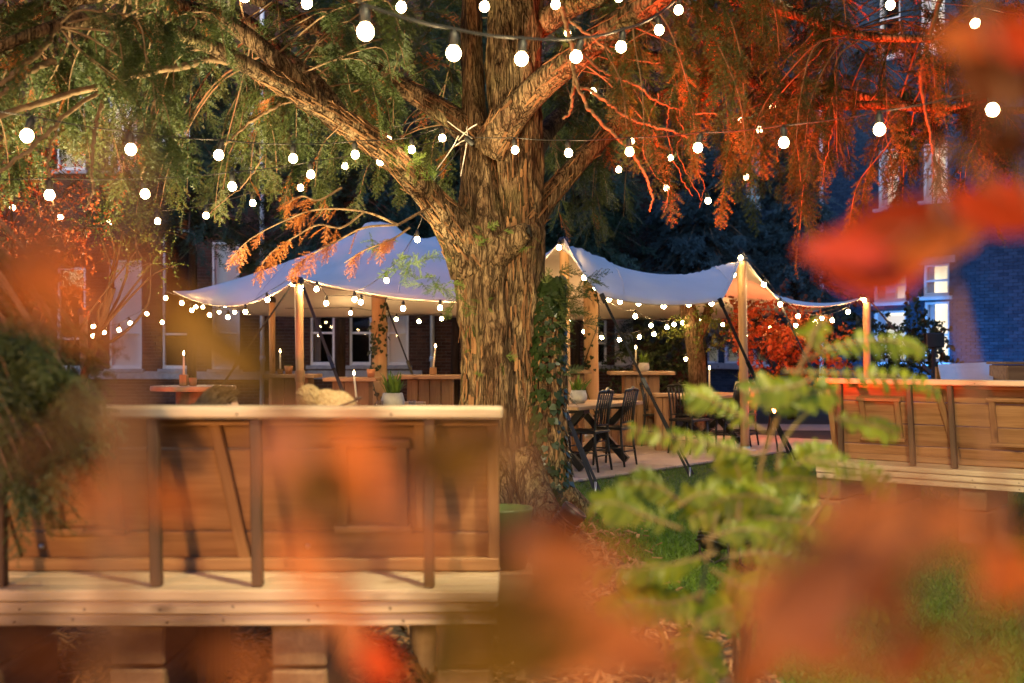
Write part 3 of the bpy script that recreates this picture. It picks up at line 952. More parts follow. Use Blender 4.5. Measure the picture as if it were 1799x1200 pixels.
# ------------------------------------------------------------------ the yew
def yew():
    root = thing('yew_tree', 'old yew tree with fluted red brown trunk and spreading limbs, lit from below', 'tree', (0.0, 10.0, 0))
    tr = MB()
    # fused stems of the bole: rows of (px, py, depth, radius)
    def stem(rows, n=150, m=230, amp=.07, seed=1, flut=0):
        q = spline([(*P(px, py, d), r) for px, py, d, r in rows], m)
        dd = bark_disp(amp, seed)
        def disp(pts, rad, t):
            o = dd(pts, rad, t)
            if flut:
                o = o + rad[:, None] * .10 * np.cos(flut * t + seed + pts[:, 2:3] * .5)
            return o
        tr.tube(q[:, :3], q[:, 3], n, True, disp)
        return q
    lobe_a = stem([(846, 915, 9.92, .44), (850, 860, 9.95, .33), (852, 760, 9.95, .245), (853, 640, 9.95, .225), (852, 520, 9.95, .215), (852, 430, 9.95, .20), (848, 340, 9.98, .155), (838, 245, 10.0, .115), (830, 150, 10.05, .095), (827, 0, 10.1, .095), (820, -200, 10.2, .09), (805, -500, 10.4, .07)], seed=1, flut=3)
    lobe_b = stem([(905, 915, 9.98, .36), (903, 850, 10.0, .27), (902, 760, 10.0, .225), (901, 640, 10.0, .215), (902, 520, 10.0, .21), (904, 420, 10.0, .20), (906, 330, 10.02, .19), (906, 200, 10.05, .195), (905, 60, 10.1, .20), (906, -150, 10.2, .18), (915, -500, 10.4, .12)], seed=4, flut=3)
    stem([(872, 900, 10.15, .35), (875, 700, 10.15, .27), (878, 420, 10.15, .22), (875, 300, 10.25, .10)], n=64, m=90, seed=8)
    lobe_c = stem([(966, 915, 9.86, .26), (964, 860, 9.88, .19), (962, 780, 9.90, .155), (961, 640, 9.95, .14), (962, 560, 9.98, .13), (968, 510, 10.0, .11), (972, 488, 10.0, .05)], n=64, m=110, seed=6)
    stem([(838, 500, 9.86, .10), (868, 452, 9.78, .12), (898, 425, 9.72, .11), (918, 410, 9.68, .085), (926, 406, 9.66, .07)], n=48, m=50, seed=9, amp=.03)
    # root flare
    for k, (a, ln) in enumerate(((200, .9), (250, 1.0), (300, .9), (340, .8), (20, .8), (150, .9), (100, .8))):
        a = math.radians(a)
        b0 = Vector((-0.0 + .22 * math.cos(a), 9.98 + .22 * math.sin(a), .55))
        b1 = Vector((.45 * math.cos(a), 9.98 + .45 * math.sin(a), .16))
        b2 = Vector((ln * math.cos(a), 9.98 + ln * math.sin(a), -.06))
        q = spline([(*b0, .12), (*b1, .14), (*b2, .05)], 30)
        tr.tube(q[:, :3], q[:, 3], 28, True, bark_disp(.02, 20 + k))
    tr.build('trunk', M['bark'], root, True, world=True)

    # hollow of the broken limb
    hb = MB()
    c = np.array(P(929, 406, 9.63))
    hb.lathe([(.055, 0), (.05, .02), (.0, -.03)], 14, c, Matrix.Rotation(math.radians(75), 3, 'Y'))
    hb.build('knot_hole', M['rubber'], root, True, world=True)

    limb_pts = []
    def limb(rows, n=28, m=None, seed=1, mat='bark', name='limb', amp=.02):
        L_ = len(rows)
        q = spline([(*P(px, py, d), r) for px, py, d, r in rows], m or L_ * 12)
        if q[0, 3] <= .03:
            w_ = np.cumsum(rng.normal(0, .0045, (len(q), 3)), axis=0); q[:, :3] += w_ - np.linspace(0, 1, len(q))[:, None] * w_[-1]
        b = MB(); b.tube(q[:, :3], q[:, 3], n, True, bark_disp(amp, seed, 10, 1.6) if q[0, 3] > .03 else None)
        b.build(name, M[mat], root, True, world=True)
        limb_pts.append(q)
        return q
    LL1 = limb([(835, 455, 9.9, 0.260), (800, 405, 9.75, 0.168), (745, 335, 9.5, 0.114), (672, 262, 9.2, 0.101), (600, 212, 8.9, 0.092), (520, 163, 8.6, 0.075), (440, 118, 8.2, 0.062), (370, 82, 7.9, 0.052), (300, 55, 7.6, 0.046), (230, 38, 7.3, 0.040), (150, 35, 7.0, 0.038), (70, 55, 6.7, 0.033), (-30, 95, 6.5, 0.029)], seed=11)
    limb([(560, 190, 8.75, .10), (500, 120, 8.6, .075), (400, 40, 8.5, .06), (300, 10, 8.3, .05), (150, -5, 8.0, .045), (0, 60, 7.8, .035), (-60, 100, 7.7, .03)], seed=12)
    LL2 = limb([(850, 262, 10.0, 0.160), (810, 218, 10.05, 0.116), (740, 172, 10.2, 0.098), (660, 122, 10.4, 0.085), (590, 70, 10.6, 0.072), (510, 25, 10.8, 0.064), (420, -10, 11.0, 0.051), (250, -60, 11.2, 0.043)], seed=13)
    limb([(600, 205, 8.9, .075), (560, 150, 9.0, .06), (500, 95, 9.2, .05), (440, 40, 9.4, .045), (360, 0, 9.5, .04), (240, -40, 9.7, .03)], seed=14)
    RL1 = limb([(862, 262, 9.9, 0.170), (890, 215, 9.75, 0.145), (945, 155, 9.5, 0.122), (1010, 100, 9.2, 0.114), (1075, 50, 8.9, 0.106), (1150, 0, 8.6, 0.095), (1280, -80, 8.2, 0.076), (1450, -130, 7.9, 0.061), (1700, -140, 7.6, 0.046)], seed=15)
    RL2 = limb([(925, 392, 10.0, 0.150), (965, 345, 10.1, 0.106), (1015, 288, 10.2, 0.085), (1075, 228, 10.4, 0.076), (1140, 180, 10.6, 0.064), (1230, 140, 10.8, 0.051), (1350, 100, 11.0, 0.043), (1480, 60, 11.2, 0.034)], seed=16)
    RL3 = limb([(925, 160, 10.2, 0.120), (1000, 110, 10.4, 0.088), (1130, 100, 10.3, 0.060), (1300, 130, 10.1, 0.053), (1450, 158, 9.9, 0.045), (1600, 185, 9.6, 0.038), (1750, 195, 9.3, 0.030), (1850, 190, 9.1, 0.022)], seed=17)
    RL4 = limb([(920, 60, 10.2, 0.120), (1050, -10, 9.8, 0.085), (1200, -20, 9.4, 0.056), (1380, 20, 9.0, 0.045), (1500, 60, 8.7, 0.035), (1640, 70, 8.5, 0.025)], seed=18)
    RL5 = limb([(1300, 130, 10.1, .05), (1400, 180, 9.7, .045), (1560, 185, 9.2, .035), (1662, 190, 9.0, .028), (1820, 150, 8.8, .02)], seed=19)
    BK = limb([(880, 330, 10.2, .11), (850, 270, 10.7, .09), (780, 210, 11.6, .08), (690, 150, 12.6, .06), (560, 100, 13.4, .05)], seed=21)
    BK2 = limb([(905, 330, 10.2, .11), (960, 230, 10.9, .09), (1040, 160, 11.8, .08), (1150, 100, 12.7, .06), (1300, 60, 13.4, .05)], seed=22)
    # overhead limbs that reach over the lawn and the seats
    OV = []
    for k, (x, y, z) in enumerate(((-6.5, 6.0, 6.2), (-4.0, 1.5, 6.3), (0.3, 0.3, 6.4), (3.8, 1.6, 6.2), (6.3, 6.5, 6.0), (-5.5, 12.5, 6.6), (5.5, 12.0, 6.4), (0.0, 14.0, 7.5))):
        a = np.array([0.0, 10.1, 4.6 + .25 * (k % 4)]); c = np.array([x, y, z]); mid = (a + c) / 2 + np.array([0, 0, .7])
        q = spline([(*a, .13), (*mid, .085), (*c, .035)], 26)
        b = MB(); b.tube(q[:, :3], q[:, 3], 14, True, bark_disp(.015, 40 + k)); b.build('limb', M['bark'], root, True, world=True)
        OV.append(q)

    # bare pale branches and hanging twigs that the photo shows singly
    tw = 'twig'
    def tw_(rows, m=None, kid='twig', mt='twig'):
        return limb(rows, 8, m, mat=mt, name=kid)
    bare_n = len(limb_pts)
    tw_([(430, 108, 8.2, .03), (380, 108, 8.0, .028), (300, 120, 7.7, .024), (200, 142, 7.4, .022), (100, 168, 7.1, .02), (0, 196, 6.8, .018), (-60, 215, 6.6, .015)])
    tw_([(240, 132, 7.5, .016), (190, 150, 7.3, .015), (110, 212, 7.0, .014), (50, 262, 6.8, .013), (-20, 312, 6.6, .01)])
    tw_([(205, 42, 7.2, .017), (185, 100, 7.15, .015), (174, 160, 7.1, .013), (160, 225, 7.05, .012), (154, 290, 7.0, .010), (158, 335, 7.0, .008), (150, 372, 7.0, .005)])
    tw_([(291, 128, 7.7, .010), (272, 185, 7.6, .009), (262, 235, 7.6, .008), (254, 300, 7.6, .007), (252, 325, 7.6, .005)])
    tw_([(105, 220, 7.0, .009), (93, 260, 6.95, .008), (91, 310, 6.9, .007), (95, 350, 6.9, .005), (88, 368, 6.9, .003)])
    tw_([(100, 110, 7.0, .02), (50, 125, 6.9, .018), (20, 150, 6.8, .015), (-20, 180, 6.7, .012)])
    tw_([(180, 20, 7.2, .022), (120, 40, 7.0, .02), (60, 90, 6.8, .018), (0, 150, 6.6, .014)])
    tw_([(495, 182, 8.6, .012), (440, 220, 8.5, .010), (395, 255, 8.4, .008)])
    tw_([(480, 240, 8.8, .006), (455, 290, 8.7, .005), (425, 335, 8.7, .004), (370, 375, 8.6, .003)])
    # the forked bare branch right of the trunk
    tw_([(985, 10, 9.0, .02), (1000, 60, 8.95, .018), (1008, 120, 8.9, .017), (1006, 160, 8.9, .015), (1003, 190, 8.9, .012), (988, 208, 8.9, .008)])
    tw_([(1008, 125, 8.9, .015), (1015, 160, 8.85, .014), (1030, 195, 8.8, .014), (1060, 228, 8.75, .013), (1095, 262, 8.7, .012), (1125, 300, 8.7, .011), (1143, 340, 8.7, .009), (1142, 372, 8.7, .005)])
    tw_([(1010, 150, 8.9, .014), (1040, 160, 8.8, .014), (1085, 185, 8.7, .013), (1130, 207, 8.65, .012), (1175, 222, 8.6, .010), (1210, 240, 8.6, .008)])
    tw_([(1020, 95, 9.0, .012), (1060, 125, 8.9, .012), (1110, 150, 8.8, .011), (1150, 178, 8.8, .010), (1200, 195, 8.7, .008), (1260, 200, 8.7, .006)])
    tw_([(1000, 30, 9.0, .014), (1040, 60, 8.9, .012), (1090, 100, 8.8, .010), (1160, 110, 8.7, .006)])
    for k in range(6):            # tangle of hanging dead twigs on the far side
        px = random.uniform(1150, 1680); py = random.uniform(60, 200); d = random.uniform(8.6, 10.2)
        rows = [(px, py, d, .0065)]
        for j in range(4):
            px += random.uniform(-15, 40); py += random.uniform(25, 60); rows.append((px, py, d, .006 - .0012 * j))
        tw_(rows)
    tw_([(1660, -40, 8.6, .02), (1640, 40, 8.6, .018), (1618, 120, 8.6, .016), (1625, 220, 8.6, .012), (1640, 270, 8.6, .008)])
    del limb_pts[bare_n:]

    # leafy branchlets grown from the nearest limb to points spread through the crown
    fol = {k: Foliage(SPRAY) for k in ('warm_side', 'far_side', 'top')}
    over = Foliage(SPRAY_BIG)
    dead = Foliage(SPRAY)
    brl = MB()
    SRC = np.concatenate(limb_pts)
    OVS = np.concatenate(OV)
    def grow(t, F_, src, nsp=9, sc=(.55, 1.3), hang=.55, col=None, drop=.25, far=2.8):
        dist = np.linalg.norm((src[:, :3] - t) * np.array([1, 1, 1.2]), axis=1) + .4 * np.maximum(0, t[2] - src[:, 2])
        j = int(np.argmin(dist))
        a = src[j, :3]
        ln = np.linalg.norm(t - a)
        if ln > far: return
        mid = (a + t) / 2 + np.array([rng.normal(0, .08), rng.normal(0, .08), .12 * ln])
        q = spline([a, mid, t, t + (t - mid) * .3 + np.array([0, 0, -drop])], 12)
        r0 = min(src[j, 3] * .5, .006 + .003 * ln)
        brl.tube(q, np.linspace(r0, .003, 12), 5, False)
        tan = np.gradient(q, axis=0)
        cc = rng.uniform(.05, .8) if col is None else col
        for k in range(nsp):
            u = rng.uniform(.35, 1.0)
            i = min(11, int(u * 12))
            d = tan[i] / np.linalg.norm(tan[i])
            side = np.cross(d, (0, 0, 1)); side /= np.linalg.norm(side) + 1e-6
            dd = d * rng.uniform(.2, 1.0) + side * rng.choice((-1, 1)) * rng.uniform(.4, 1.0) + np.array([0, 0, -hang * rng.uniform(.3, 1.6)])
            (dead if F_ is not over and rng.uniform() < .03 else F_).add(q[i], dd, rng.uniform(*sc), rng.normal(0, .5), np.clip(cc + rng.normal(0, .12), 0, .99))
    def region(px0, px1, py0, py1, d0, d1, n, F_, **k):
        for _ in range(n):
            grow(np.array(P(rng.uniform(px0, px1), rng.uniform(py0, py1), rng.uniform(d0, d1))), F_, SRC, **k)
    L_, R_, T_ = fol['warm_side'], fol['far_side'], fol['top']
    region(-40, 320, 40, 190, 6.6, 9.0, 34, L_)
    region(0, 200, 100, 260, 7.2, 9.5, 16, L_)
    region(180, 640, 150, 300, 8.6, 11.5, 38, L_)
    region(280, 700, -20, 140, 8.0, 11.5, 40, L_)
    region(440, 700, 60, 260, 9.2, 12.5, 26, L_)
    region(-40, 420, -60, 60, 6.5, 9.5, 26, L_)
    region(620, 820, -30, 170, 10.4, 13, 42, T_)
    region(640, 800, 180, 300, 11, 13, 14, T_)
    region(940, 1120, 110, 330, 10.8, 13, 36, T_)
    region(930, 1130, -30, 120, 10.2, 13, 26, T_)
    region(1060, 1480, -40, 210, 8.2, 11.5, 128, R_, hang=.95)
    region(1150, 1420, 180, 330, 9.0, 11.5, 20, R_, hang=1.0)
    region(1460, 1740, 40, 250, 8.8, 11.5, 34, R_, hang=.9)
    region(1500, 1800, 150, 330, 9.2, 11.5, 20, R_, hang=1.0)
    region(1600, 1820, -30, 120, 8.2, 10.5, 22, R_, hang=.8)
    for _ in range(1000):
        t = np.array([rng.uniform(-7.5, 7.0), rng.uniform(-1.0, 12.2), rng.uniform(5.0, 8.2)])
        if t[1] < 1.5 or t[2] > H + (HY + 60) / F * t[1] + .75:
            grow(t, over, OVS, nsp=8, sc=(1.9, 3.0), far=4.6)
    for k, v in fol.items():
        v.build('foliage', M['yew'], root)
    over.build('foliage', M['yew'], root)
    dead.build('foliage', M['russet'], root)

    # two drooping branches, orange lamp light put into their rust coloured needles
    lamplit = Foliage(SPRAY)
    for rows in ([(700, 395, 9.0), (640, 372, 8.9), (560, 368, 8.7), (500, 388, 8.6), (440, 420, 8.5), (405, 455, 8.5)],
                 [(640, 372, 8.9), (600, 400, 8.8), (560, 395, 8.7), (520, 415, 8.6), (475, 445, 8.5), (455, 475, 8.5)],
                 [(700, 395, 9.0), (640, 400, 8.8), (590, 425, 8.7), (560, 440, 8.6), (530, 460, 8.6), (510, 478, 8.6)],
                 [(600, 330, 9.0), (560, 352, 8.8), (530, 345, 8.8), (500, 360, 8.7)],
                 [(720, 400, 9.0), (690, 420, 8.9), (640, 440, 8.8), (605, 462, 8.8)]):
        q = spline([P(*x) for x in rows], 26)
        brl.tube(q, np.linspace(.010, .003, 26), 5, False)
        tan = np.gradient(q, axis=0)
        for k in range(13):
            i = int(rng.uniform(6, 25.9))
            d = tan[i] / np.linalg.norm(tan[i])
            lamplit.add(q[i], d * .8 + np.array([rng.normal(0, .35), rng.normal(0, .5), -rng.uniform(.2, 1.0)]), rng.uniform(.45, .75), rng.normal(0, .6), rng.uniform(0, .99))
    q = spline([P(760, 360, 9.6), P(735, 375, 9.3), P(700, 395, 9.0)], 10); brl.tube(q, .011, 5, False)
    lamplit.build('foliage', M['russet'], root)
    # small green shoots hanging in front of the tent and on the bole
    ep = Foliage(SPRAY)
    for (px, py, d, n, sc) in ((742, 290, 9.3, 8, .5), (705, 275, 9.1, 7, .5), (770, 320, 9.5, 4, .45), (668, 425, 9.0, 5, .6), (735, 455, 9.0, 6, .7), (742, 490, 9.1, 5, .7), (690, 450, 9.0, 4, .6), (775, 500, 9.3, 6, .6), (800, 510, 9.5, 5, .6),
                              (845, 425, 9.70, 8, .42), (858, 410, 9.70, 6, .4), (828, 420, 9.72, 6, .35), (872, 408, 9.70, 4, .35), (930, 428, 9.65, 3, .3), (838, 555, 9.74, 5, .4), (855, 530, 9.7, 4, .4), (820, 520, 9.7, 5, .4), (840, 615, 9.72, 2, .3), (890, 632, 9.72, 5, .36), (836, 642, 9.72, 3, .3), (1000, 80, 9.2, 3, .5), (1120, 130, 8.8, 5, .7), (1130, 190, 8.7, 5, .6), (1112, 280, 8.7, 3, .6), (1125, 250, 8.7, 4, .6), (1790, 190, 8.8, 6, .7)):
        c = np.array(P(px, py, d))
        for k in range(n):
            ep.add(c + rng.normal(0, .05, 3), np.array([rng.normal(0, .8), -abs(rng.normal(0, .6)), rng.normal(-.25, .6)]), sc * rng.uniform(.7, 1.2), rng.normal(0, .8), rng.uniform(0, .99))
    ep.build('foliage', M['epicormic'], root)
    # dark needles round the second stem
    ds = Foliage(SPRAY)
    for _ in range(80):
        py = rng.uniform(490, 690); px = 972 + rng.normal(0, 10) + (12 if py < 580 else 4) * rng.uniform(-.3, 1.3)
        c = np.array(P(px, py, rng.uniform(9.75, 10.1)))
        ds.add(c, np.array([rng.normal(.4, .5), rng.normal(-.2, .5), rng.normal(-.1, .5)]), rng.uniform(.35, .75), rng.normal(0, .7), rng.uniform(0, .6))
    for (px, py) in ((1010, 470), (1040, 500), (1060, 480), (1025, 540), (1050, 560), (1000, 590), (1020, 520), (1300, 462), (1310, 478), (1296, 520), (1305, 535)):
        d = 9.9 if px < 1200 else 14.5
        for k in range(4 if d < 10 else 0):
            ds.add(np.array(P(px - 28, py + 8, d)), np.array([rng.uniform(.5, 1), rng.normal(0, .4), rng.normal(.1, .4)]), rng.uniform(.55, .9), rng.normal(0, .6), rng.uniform(0, .5))
    ds.build('foliage', M['yew'], root)
    brl.build('branchlets', M['twig'], root, world=True, kind='stuff')

    # peeling flakes of bark
    fl = MB()
    for (q, n, a0, a1) in ((lobe_a, 330, 150, 330), (lobe_b, 280, 180, 360), (lobe_c, 70, 200, 360), (LL1, 190, 0, 360), (RL1, 60, 0, 360), (LL2, 60, 0, 360), (RL2, 60, 0, 360)):
        for _ in range(n):
            hi = .68 if q is lobe_a or q is lobe_b else (.5 if q is LL1 else .7)
            u = rng.uniform(.02, hi) * (len(q) - 2); i = int(u)
            c = q[i, :3]; tan = q[i + 1, :3] - q[i, :3]; tan /= np.linalg.norm(tan)
            view = np.array([0, 0, 0.0]) + np.array([rng.normal(0, .9), -1, rng.normal(0, .9) if abs(tan[2]) < .8 else 0])
            nrm = view - tan * np.dot(view, tan); nrm /= np.linalg.norm(nrm)
            side = np.cross(tan, nrm)
            l = rng.uniform(.05, .20); w = rng.uniform(.004, .014) * (1 if q[i, 3] > .12 else .6)
            o = c + nrm * (q[i, 3] + .006)
            s = rng.choice((-1, 1)); lift = rng.uniform(.004, .028)
            tt = tan * s
            vs = [o - side * w - tt * l / 2, o + side * w * .8 - tt * l / 2, o + side * w * 1.1 + nrm * lift * .25, o - side * w + nrm * lift * .3,
                  o + side * w * .5 + tt * l / 2 + nrm * lift, o - side * w * .3 + tt * l / 2 * 1.1 + nrm * lift * 1.1]
            back = [v - nrm * .005 for v in vs]
            fl.add(vs + back, [np.array([[0, 1, 2, 3], [3, 2, 4, 5], [7, 6, 9, 8], [8, 9, 11, 10], [4, 2, 8, 10], [2, 1, 7, 8], [5, 4, 10, 11], [3, 5, 11, 9], [0, 3, 9, 6]])], rnd=rng.uniform(0, 1))
    fl.build('bark_flakes', M['flake'], root, world=True, kind='stuff')
    # ivy on the second stem
    iv = MB()
    for _ in range(1500):
        u = rng.uniform(.0, .97) * 109; i = int(u)
        q = lobe_c
        a = rng.uniform(math.radians(150), math.radians(395))
        nrm = np.array([math.cos(a), math.sin(a), rng.normal(0, .2)]); nrm /= np.linalg.norm(nrm)
        if rng.uniform() < .5 and .2 < i / 110 < .62 and -.2 < nrm[0] < .8: continue
        o = q[i, :3] + nrm * (q[i, 3] + rng.uniform(.01, .045))
        s = rng.uniform(.020, .042)
        d = np.array([rng.normal(0, .5), 0, -1]) ; d -= nrm * np.dot(d, nrm); d /= np.linalg.norm(d)
        sd = np.cross(d, nrm)
        d = d * math.cos(.3) + nrm * math.sin(.3)
        vs = [o - d * s * .6, o - d * s * .75 + sd * s * .7, o + sd * s * .85 + nrm * .004, o + d * s + nrm * .012, o - sd * s * .85 + nrm * .004, o - d * s * .75 - sd * s * .7]
        iv.add(vs, [np.array([[0, 1, 2], [0, 2, 3], [0, 3, 4], [0, 4, 5]])], rnd=rng.uniform(0, 1))
    iv.build('ivy', M['ivy'], root, world=True, kind='stuff')
    return root
yew()

# ------------------------------------------------------------------ other trees and shrubs
def conifer(label, x, y, h, r, z0, n, m, sc, seed, group=None, cat='tree'):
    root = thing('conifer', label, cat, (x, y, 0), 0, group)
    t = MB()
    t.tube([(0, 0, 0), (0.05, 0, h * .5), (0, 0, h * .97)], [.10, .075, .02], 12, True, bark_disp(.02, seed))
    t.build('trunk', M['dark_bark'], root, True)
    F_ = Foliage(SPRAY_LO)
    br = MB()
    g = np.random.default_rng(seed)
    for k in range(n):
        u = g.uniform(0, 1) ** .8
        z = z0 + (h - z0) * u
        rr = r * (1 - u * .85) * g.uniform(.55, 1.0)
        a = g.uniform(0, 2 * np.pi)
        if math.sin(a) > .5 and g.uniform() < .6: a += math.pi
        d = np.array([math.cos(a), math.sin(a), 0])
        q = spline([np.array([0, 0, z]), d * rr * .5 + (0, 0, z + .05 * rr), d * rr + (0, 0, z - .22 * rr)], 8)
        br.tube(q, np.linspace(.02, .006, 8), 4, False)
        for j in range(9):
            i = int(g.uniform(2.5, 7.99))
            side = np.array([-d[1], d[0], 0]) * g.choice((-1, 1))
            F_.add(q[i] + np.array([x, y, 0]), d * g.uniform(.2, .9) + side * g.uniform(.3, 1.0) + np.array([0, 0, -g.uniform(.15, .9)]), sc * g.uniform(.7, 1.25), g.normal(0, .5), np.clip(g.normal(.4, .25), 0, .99))
    br.build('branches', M['twig'], root, kind='stuff')
    F_.build('foliage', m, root)
    return root
G_ = 'dark conifers behind the tent'
conifer('tall blue grey conifer behind the tent between its two side poles', 4.1, 24.5, 7.6, 2.3, 1.6, 330, M['spruce'], 2.0, 31, G_)
conifer('dark green conifer behind the tent, just beside the yew trunk', 1.3, 23.5, 8.2, 2.0, 2.2, 250, M['fir'], 2.0, 32, G_)
conifer('dark conifer against the blue brick wing, narrower than its neighbour', 5.9, 24.0, 6.2, 1.6, 1.6, 200, M['spruce'], 1.8, 33, G_)
conifer('green conifer in front of the brick building, beside the tent peak', -3.4, 22.5, 8.8, 2.3, 3.2, 300, M['fir'], 1.9, 34, G_)
conifer('green conifer in front of the arched windows', -6.2, 22.0, 8.6, 1.9, 3.4, 230, M['fir'], 1.9, 35, G_)
conifer('dark conifer seen behind the pale limb of the yew', -1.2, 23.8, 9.4, 1.9, 3.0, 220, M['fir'], 2.0, 36, G_)

def broadleaf(name, label, base, clusters, m, n, ls, sc, seed, trunk_r=.05, stems=None, cat='shrub'):
    """clusters: (x, y, z, radius)"""
    root = thing(name, label, cat, base)
    g = np.random.default_rng(seed)
    F_ = Foliage([leafy_template(seed * 7 + s, ls=ls) for s in range(3)])
    br = MB()
    b = np.array(base, float)
    top = np.mean([c[:3] for c in clusters], axis=0)
    fork = b * .45 + top * .55
    tq = spline([b, b * .7 + fork * .3 + g.normal(0, .05, 3), fork, fork * .4 + top * .6], 18)
    br.tube(tq, np.linspace(trunk_r, trunk_r * .5, 18), 9, False)
    for (cx, cy, cz, rr) in clusters:
        c = np.array([cx, cy, cz])
        s0 = tq[int(g.integers(8, 17))]
        mid = s0 * .5 + c * .5 + g.normal(0, .12, 3) + np.array([0, 0, .10])
        q = spline([s0, s0 * .75 + mid * .25 + g.normal(0, .04, 3), mid, c], 14)
        br.tube(q, np.linspace(trunk_r * .35, .006, 14), 6, False)
        k = max(3, int(n * rr ** 2))
        for _ in range(k):
            v = g.normal(0, 1, 3); v /= np.linalg.norm(v); v *= rr * g.uniform(.35, 1.05)
            p = c + v
            dd = v / np.linalg.norm(v) + g.normal(0, .5, 3) + np.array([0, 0, -.25])
            F_.add(p, dd, sc * g.uniform(.7, 1.3), g.uniform(0, 6), g.uniform(0, .99))
            if g.uniform() < .35: br.tube([c + v * .1, c + v * .6, p], [.008, .005, .003], 4, False)
    br.build('branches', M['dark_bark'], root, world=True)  # dark bark colour makes the stems look shaded
    F_.build('foliage', m, root)
    return root

def pc(px, py, d, rpx): return (*P(px, py, d), rpx / F * d)
broadleaf('copper_beech', 'copper leaved shrub glowing red in the lamp light, beside the hanging yew branch', tuple(P(20, 900, 10.4))[:2] + (0,),
          [pc(20, 300, 9.2, 70), pc(70, 350, 9.0, 70), pc(130, 320, 9.4, 50), pc(20, 420, 8.8, 70), pc(100, 430, 8.9, 60), pc(-60, 380, 9, 90), pc(60, 500, 8.8, 60), pc(-40, 500, 9, 70), pc(150, 400, 9.0, 45), pc(40, 240, 9.4, 50), pc(-60, 260, 9.2, 80), pc(130, 470, 9, 40)], M['copper_leaf'], 420, .03, .9, 51)
broadleaf('hazel_bush', 'shrub with yellow green leaves hanging before the brick building, beside the copper shrub', tuple(P(70, 930, 9.9))[:2] + (0,),
          [pc(190, 395, 9.4, 40), pc(240, 440, 9.2, 34), pc(265, 460, 9.2, 26), pc(300, 468, 9.1, 20), pc(215, 405, 9.3, 28), pc(160, 370, 9.5, 35), pc(175, 330, 9.6, 30), pc(290, 440, 9.2, 16)], M['hedge_leaf'], 520, .022, .8, 52)
broadleaf('red_maple', 'shrub lit bright red behind the last tent pole', (4.35, 19.3, 0),
          [pc(1330, 565, 18.8, 45), pc(1385, 580, 18.8, 50), pc(1430, 600, 18.6, 45), pc(1340, 610, 18.8, 40), pc(1440, 645, 18.6, 32), pc(1400, 640, 18.8, 30), pc(1300, 590, 19, 24)], M['copper_leaf'], 240, .07, 1.1, 53)
broadleaf('laurel_bush', 'dark leafy bush in front of the lit ground floor windows', (7.6, 22.5, 0),
          [pc(1600, 580, 22, 42), pc(1570, 620, 22, 40), pc(1620, 620, 22, 36), pc(1590, 655, 22, 45), pc(1540, 640, 22, 40), pc(1510, 590, 22.5, 38), pc(1625, 575, 22, 24), pc(1480, 560, 23, 35)], M['dark_leaf'], 130, .08, 1.3, 54)
broadleaf('dark_hedge_shrub', 'dark shrub below the tent roof behind the bar table with pot', (1.9, 21.8, 0),
          [pc(1150, 610, 21.5, 50), pc(1190, 640, 21.5, 50), pc(1110, 640, 21.8, 45), pc(1160, 670, 21.5, 55), pc(1200, 590, 21.6, 40)], M['dark_leaf'], 110, .07, 1.2, 55)

# slim tree standing on the terrace
def slim_tree():
    b = P(1222, 0, 19.0)
    root = thing('slim_tree', 'slim tree trunk with peeling bark standing on the terrace under the tent edge', 'tree', (b.x, 19.0, 0))
    q = spline([(*P(1228, 770, 19), .16), (*P(1226, 690, 19), .15), (*P(1222, 620, 19), .145), (*P(1212, 560, 19), .15), (*P(1205, 520, 19), .10)], 40)
    t = MB(); t.tube(q[:, :3], q[:, 3], 24, True, bark_disp(.02, 61))
    q2 = spline([(*P(1222, 600, 19), .10), (*P(1240, 560, 19), .075), (*P(1252, 500, 19.2), .06)], 20); t.tube(q2[:, :3], q2[:, 3], 16, True, bark_disp(.01, 62))
    t.build('trunk', M['bark'], root, True, world=True)
    F_ = Foliage(LEAFY)
    for _ in range(46):
        px, py = rng.uniform(1170, 1300), rng.uniform(548, 600)
        F_.add(np.array(P(px, py, 18.7)), rng.normal(0, 1, 3) + np.array([0, 0, -.4]), rng.uniform(.7, 1.1), rng.uniform(0, 6), rng.uniform(.3, .99))
    F_.build('foliage', M['hedge_leaf'], root)
slim_tree()

# yew bush that droops over the seat back
def yew_bush():
    root = thing('yew_sapling', 'dark green drooping yew branch hanging over the end of the nearer seat back', 'shrub', (-2.15, 4.0, 0))
    br = MB(); F_ = Foliage(SPRAY)
    g = np.random.default_rng(71)
    br.tube(spline([(-2.15, 4.0, 0), (-2.1, 3.95, .9), (-2.0, 3.9, 1.6), (-1.9, 3.8, 2.1)], 20), np.linspace(.035, .012, 20), 8)
    for k in range(54):
        px, py = g.uniform(-60, 150), g.uniform(500, 830)
        if py > 700: px = g.uniform(-60, 130)
        d = g.uniform(3.55, 3.95)
        t = np.array(P(px, py, d))
        s = np.array([-2.1 + .05 * g.normal(), 3.92, max(.5, min(2.0, t[2] + .35))])
        q = spline([s, (s + t) / 2 + np.array([0, 0, .12]), t, t + np.array([.05, 0, -.12])], 9)
        br.tube(q, np.linspace(.008, .002, 9), 4, False)
        for j in range(6):
            i = int(g.uniform(3, 8.99))
            F_.add(q[i], (q[-1] - s) / 1.2 + np.array([g.normal(.2, .5), g.normal(0, .5), -g.uniform(.2, 1.0)]), g.uniform(.45, .85), g.normal(0, .6), g.uniform(0, .6))
    br.build('branches', M['twig'], root, world=True)
    F_.build('foliage', M['yew'], root)
yew_bush()

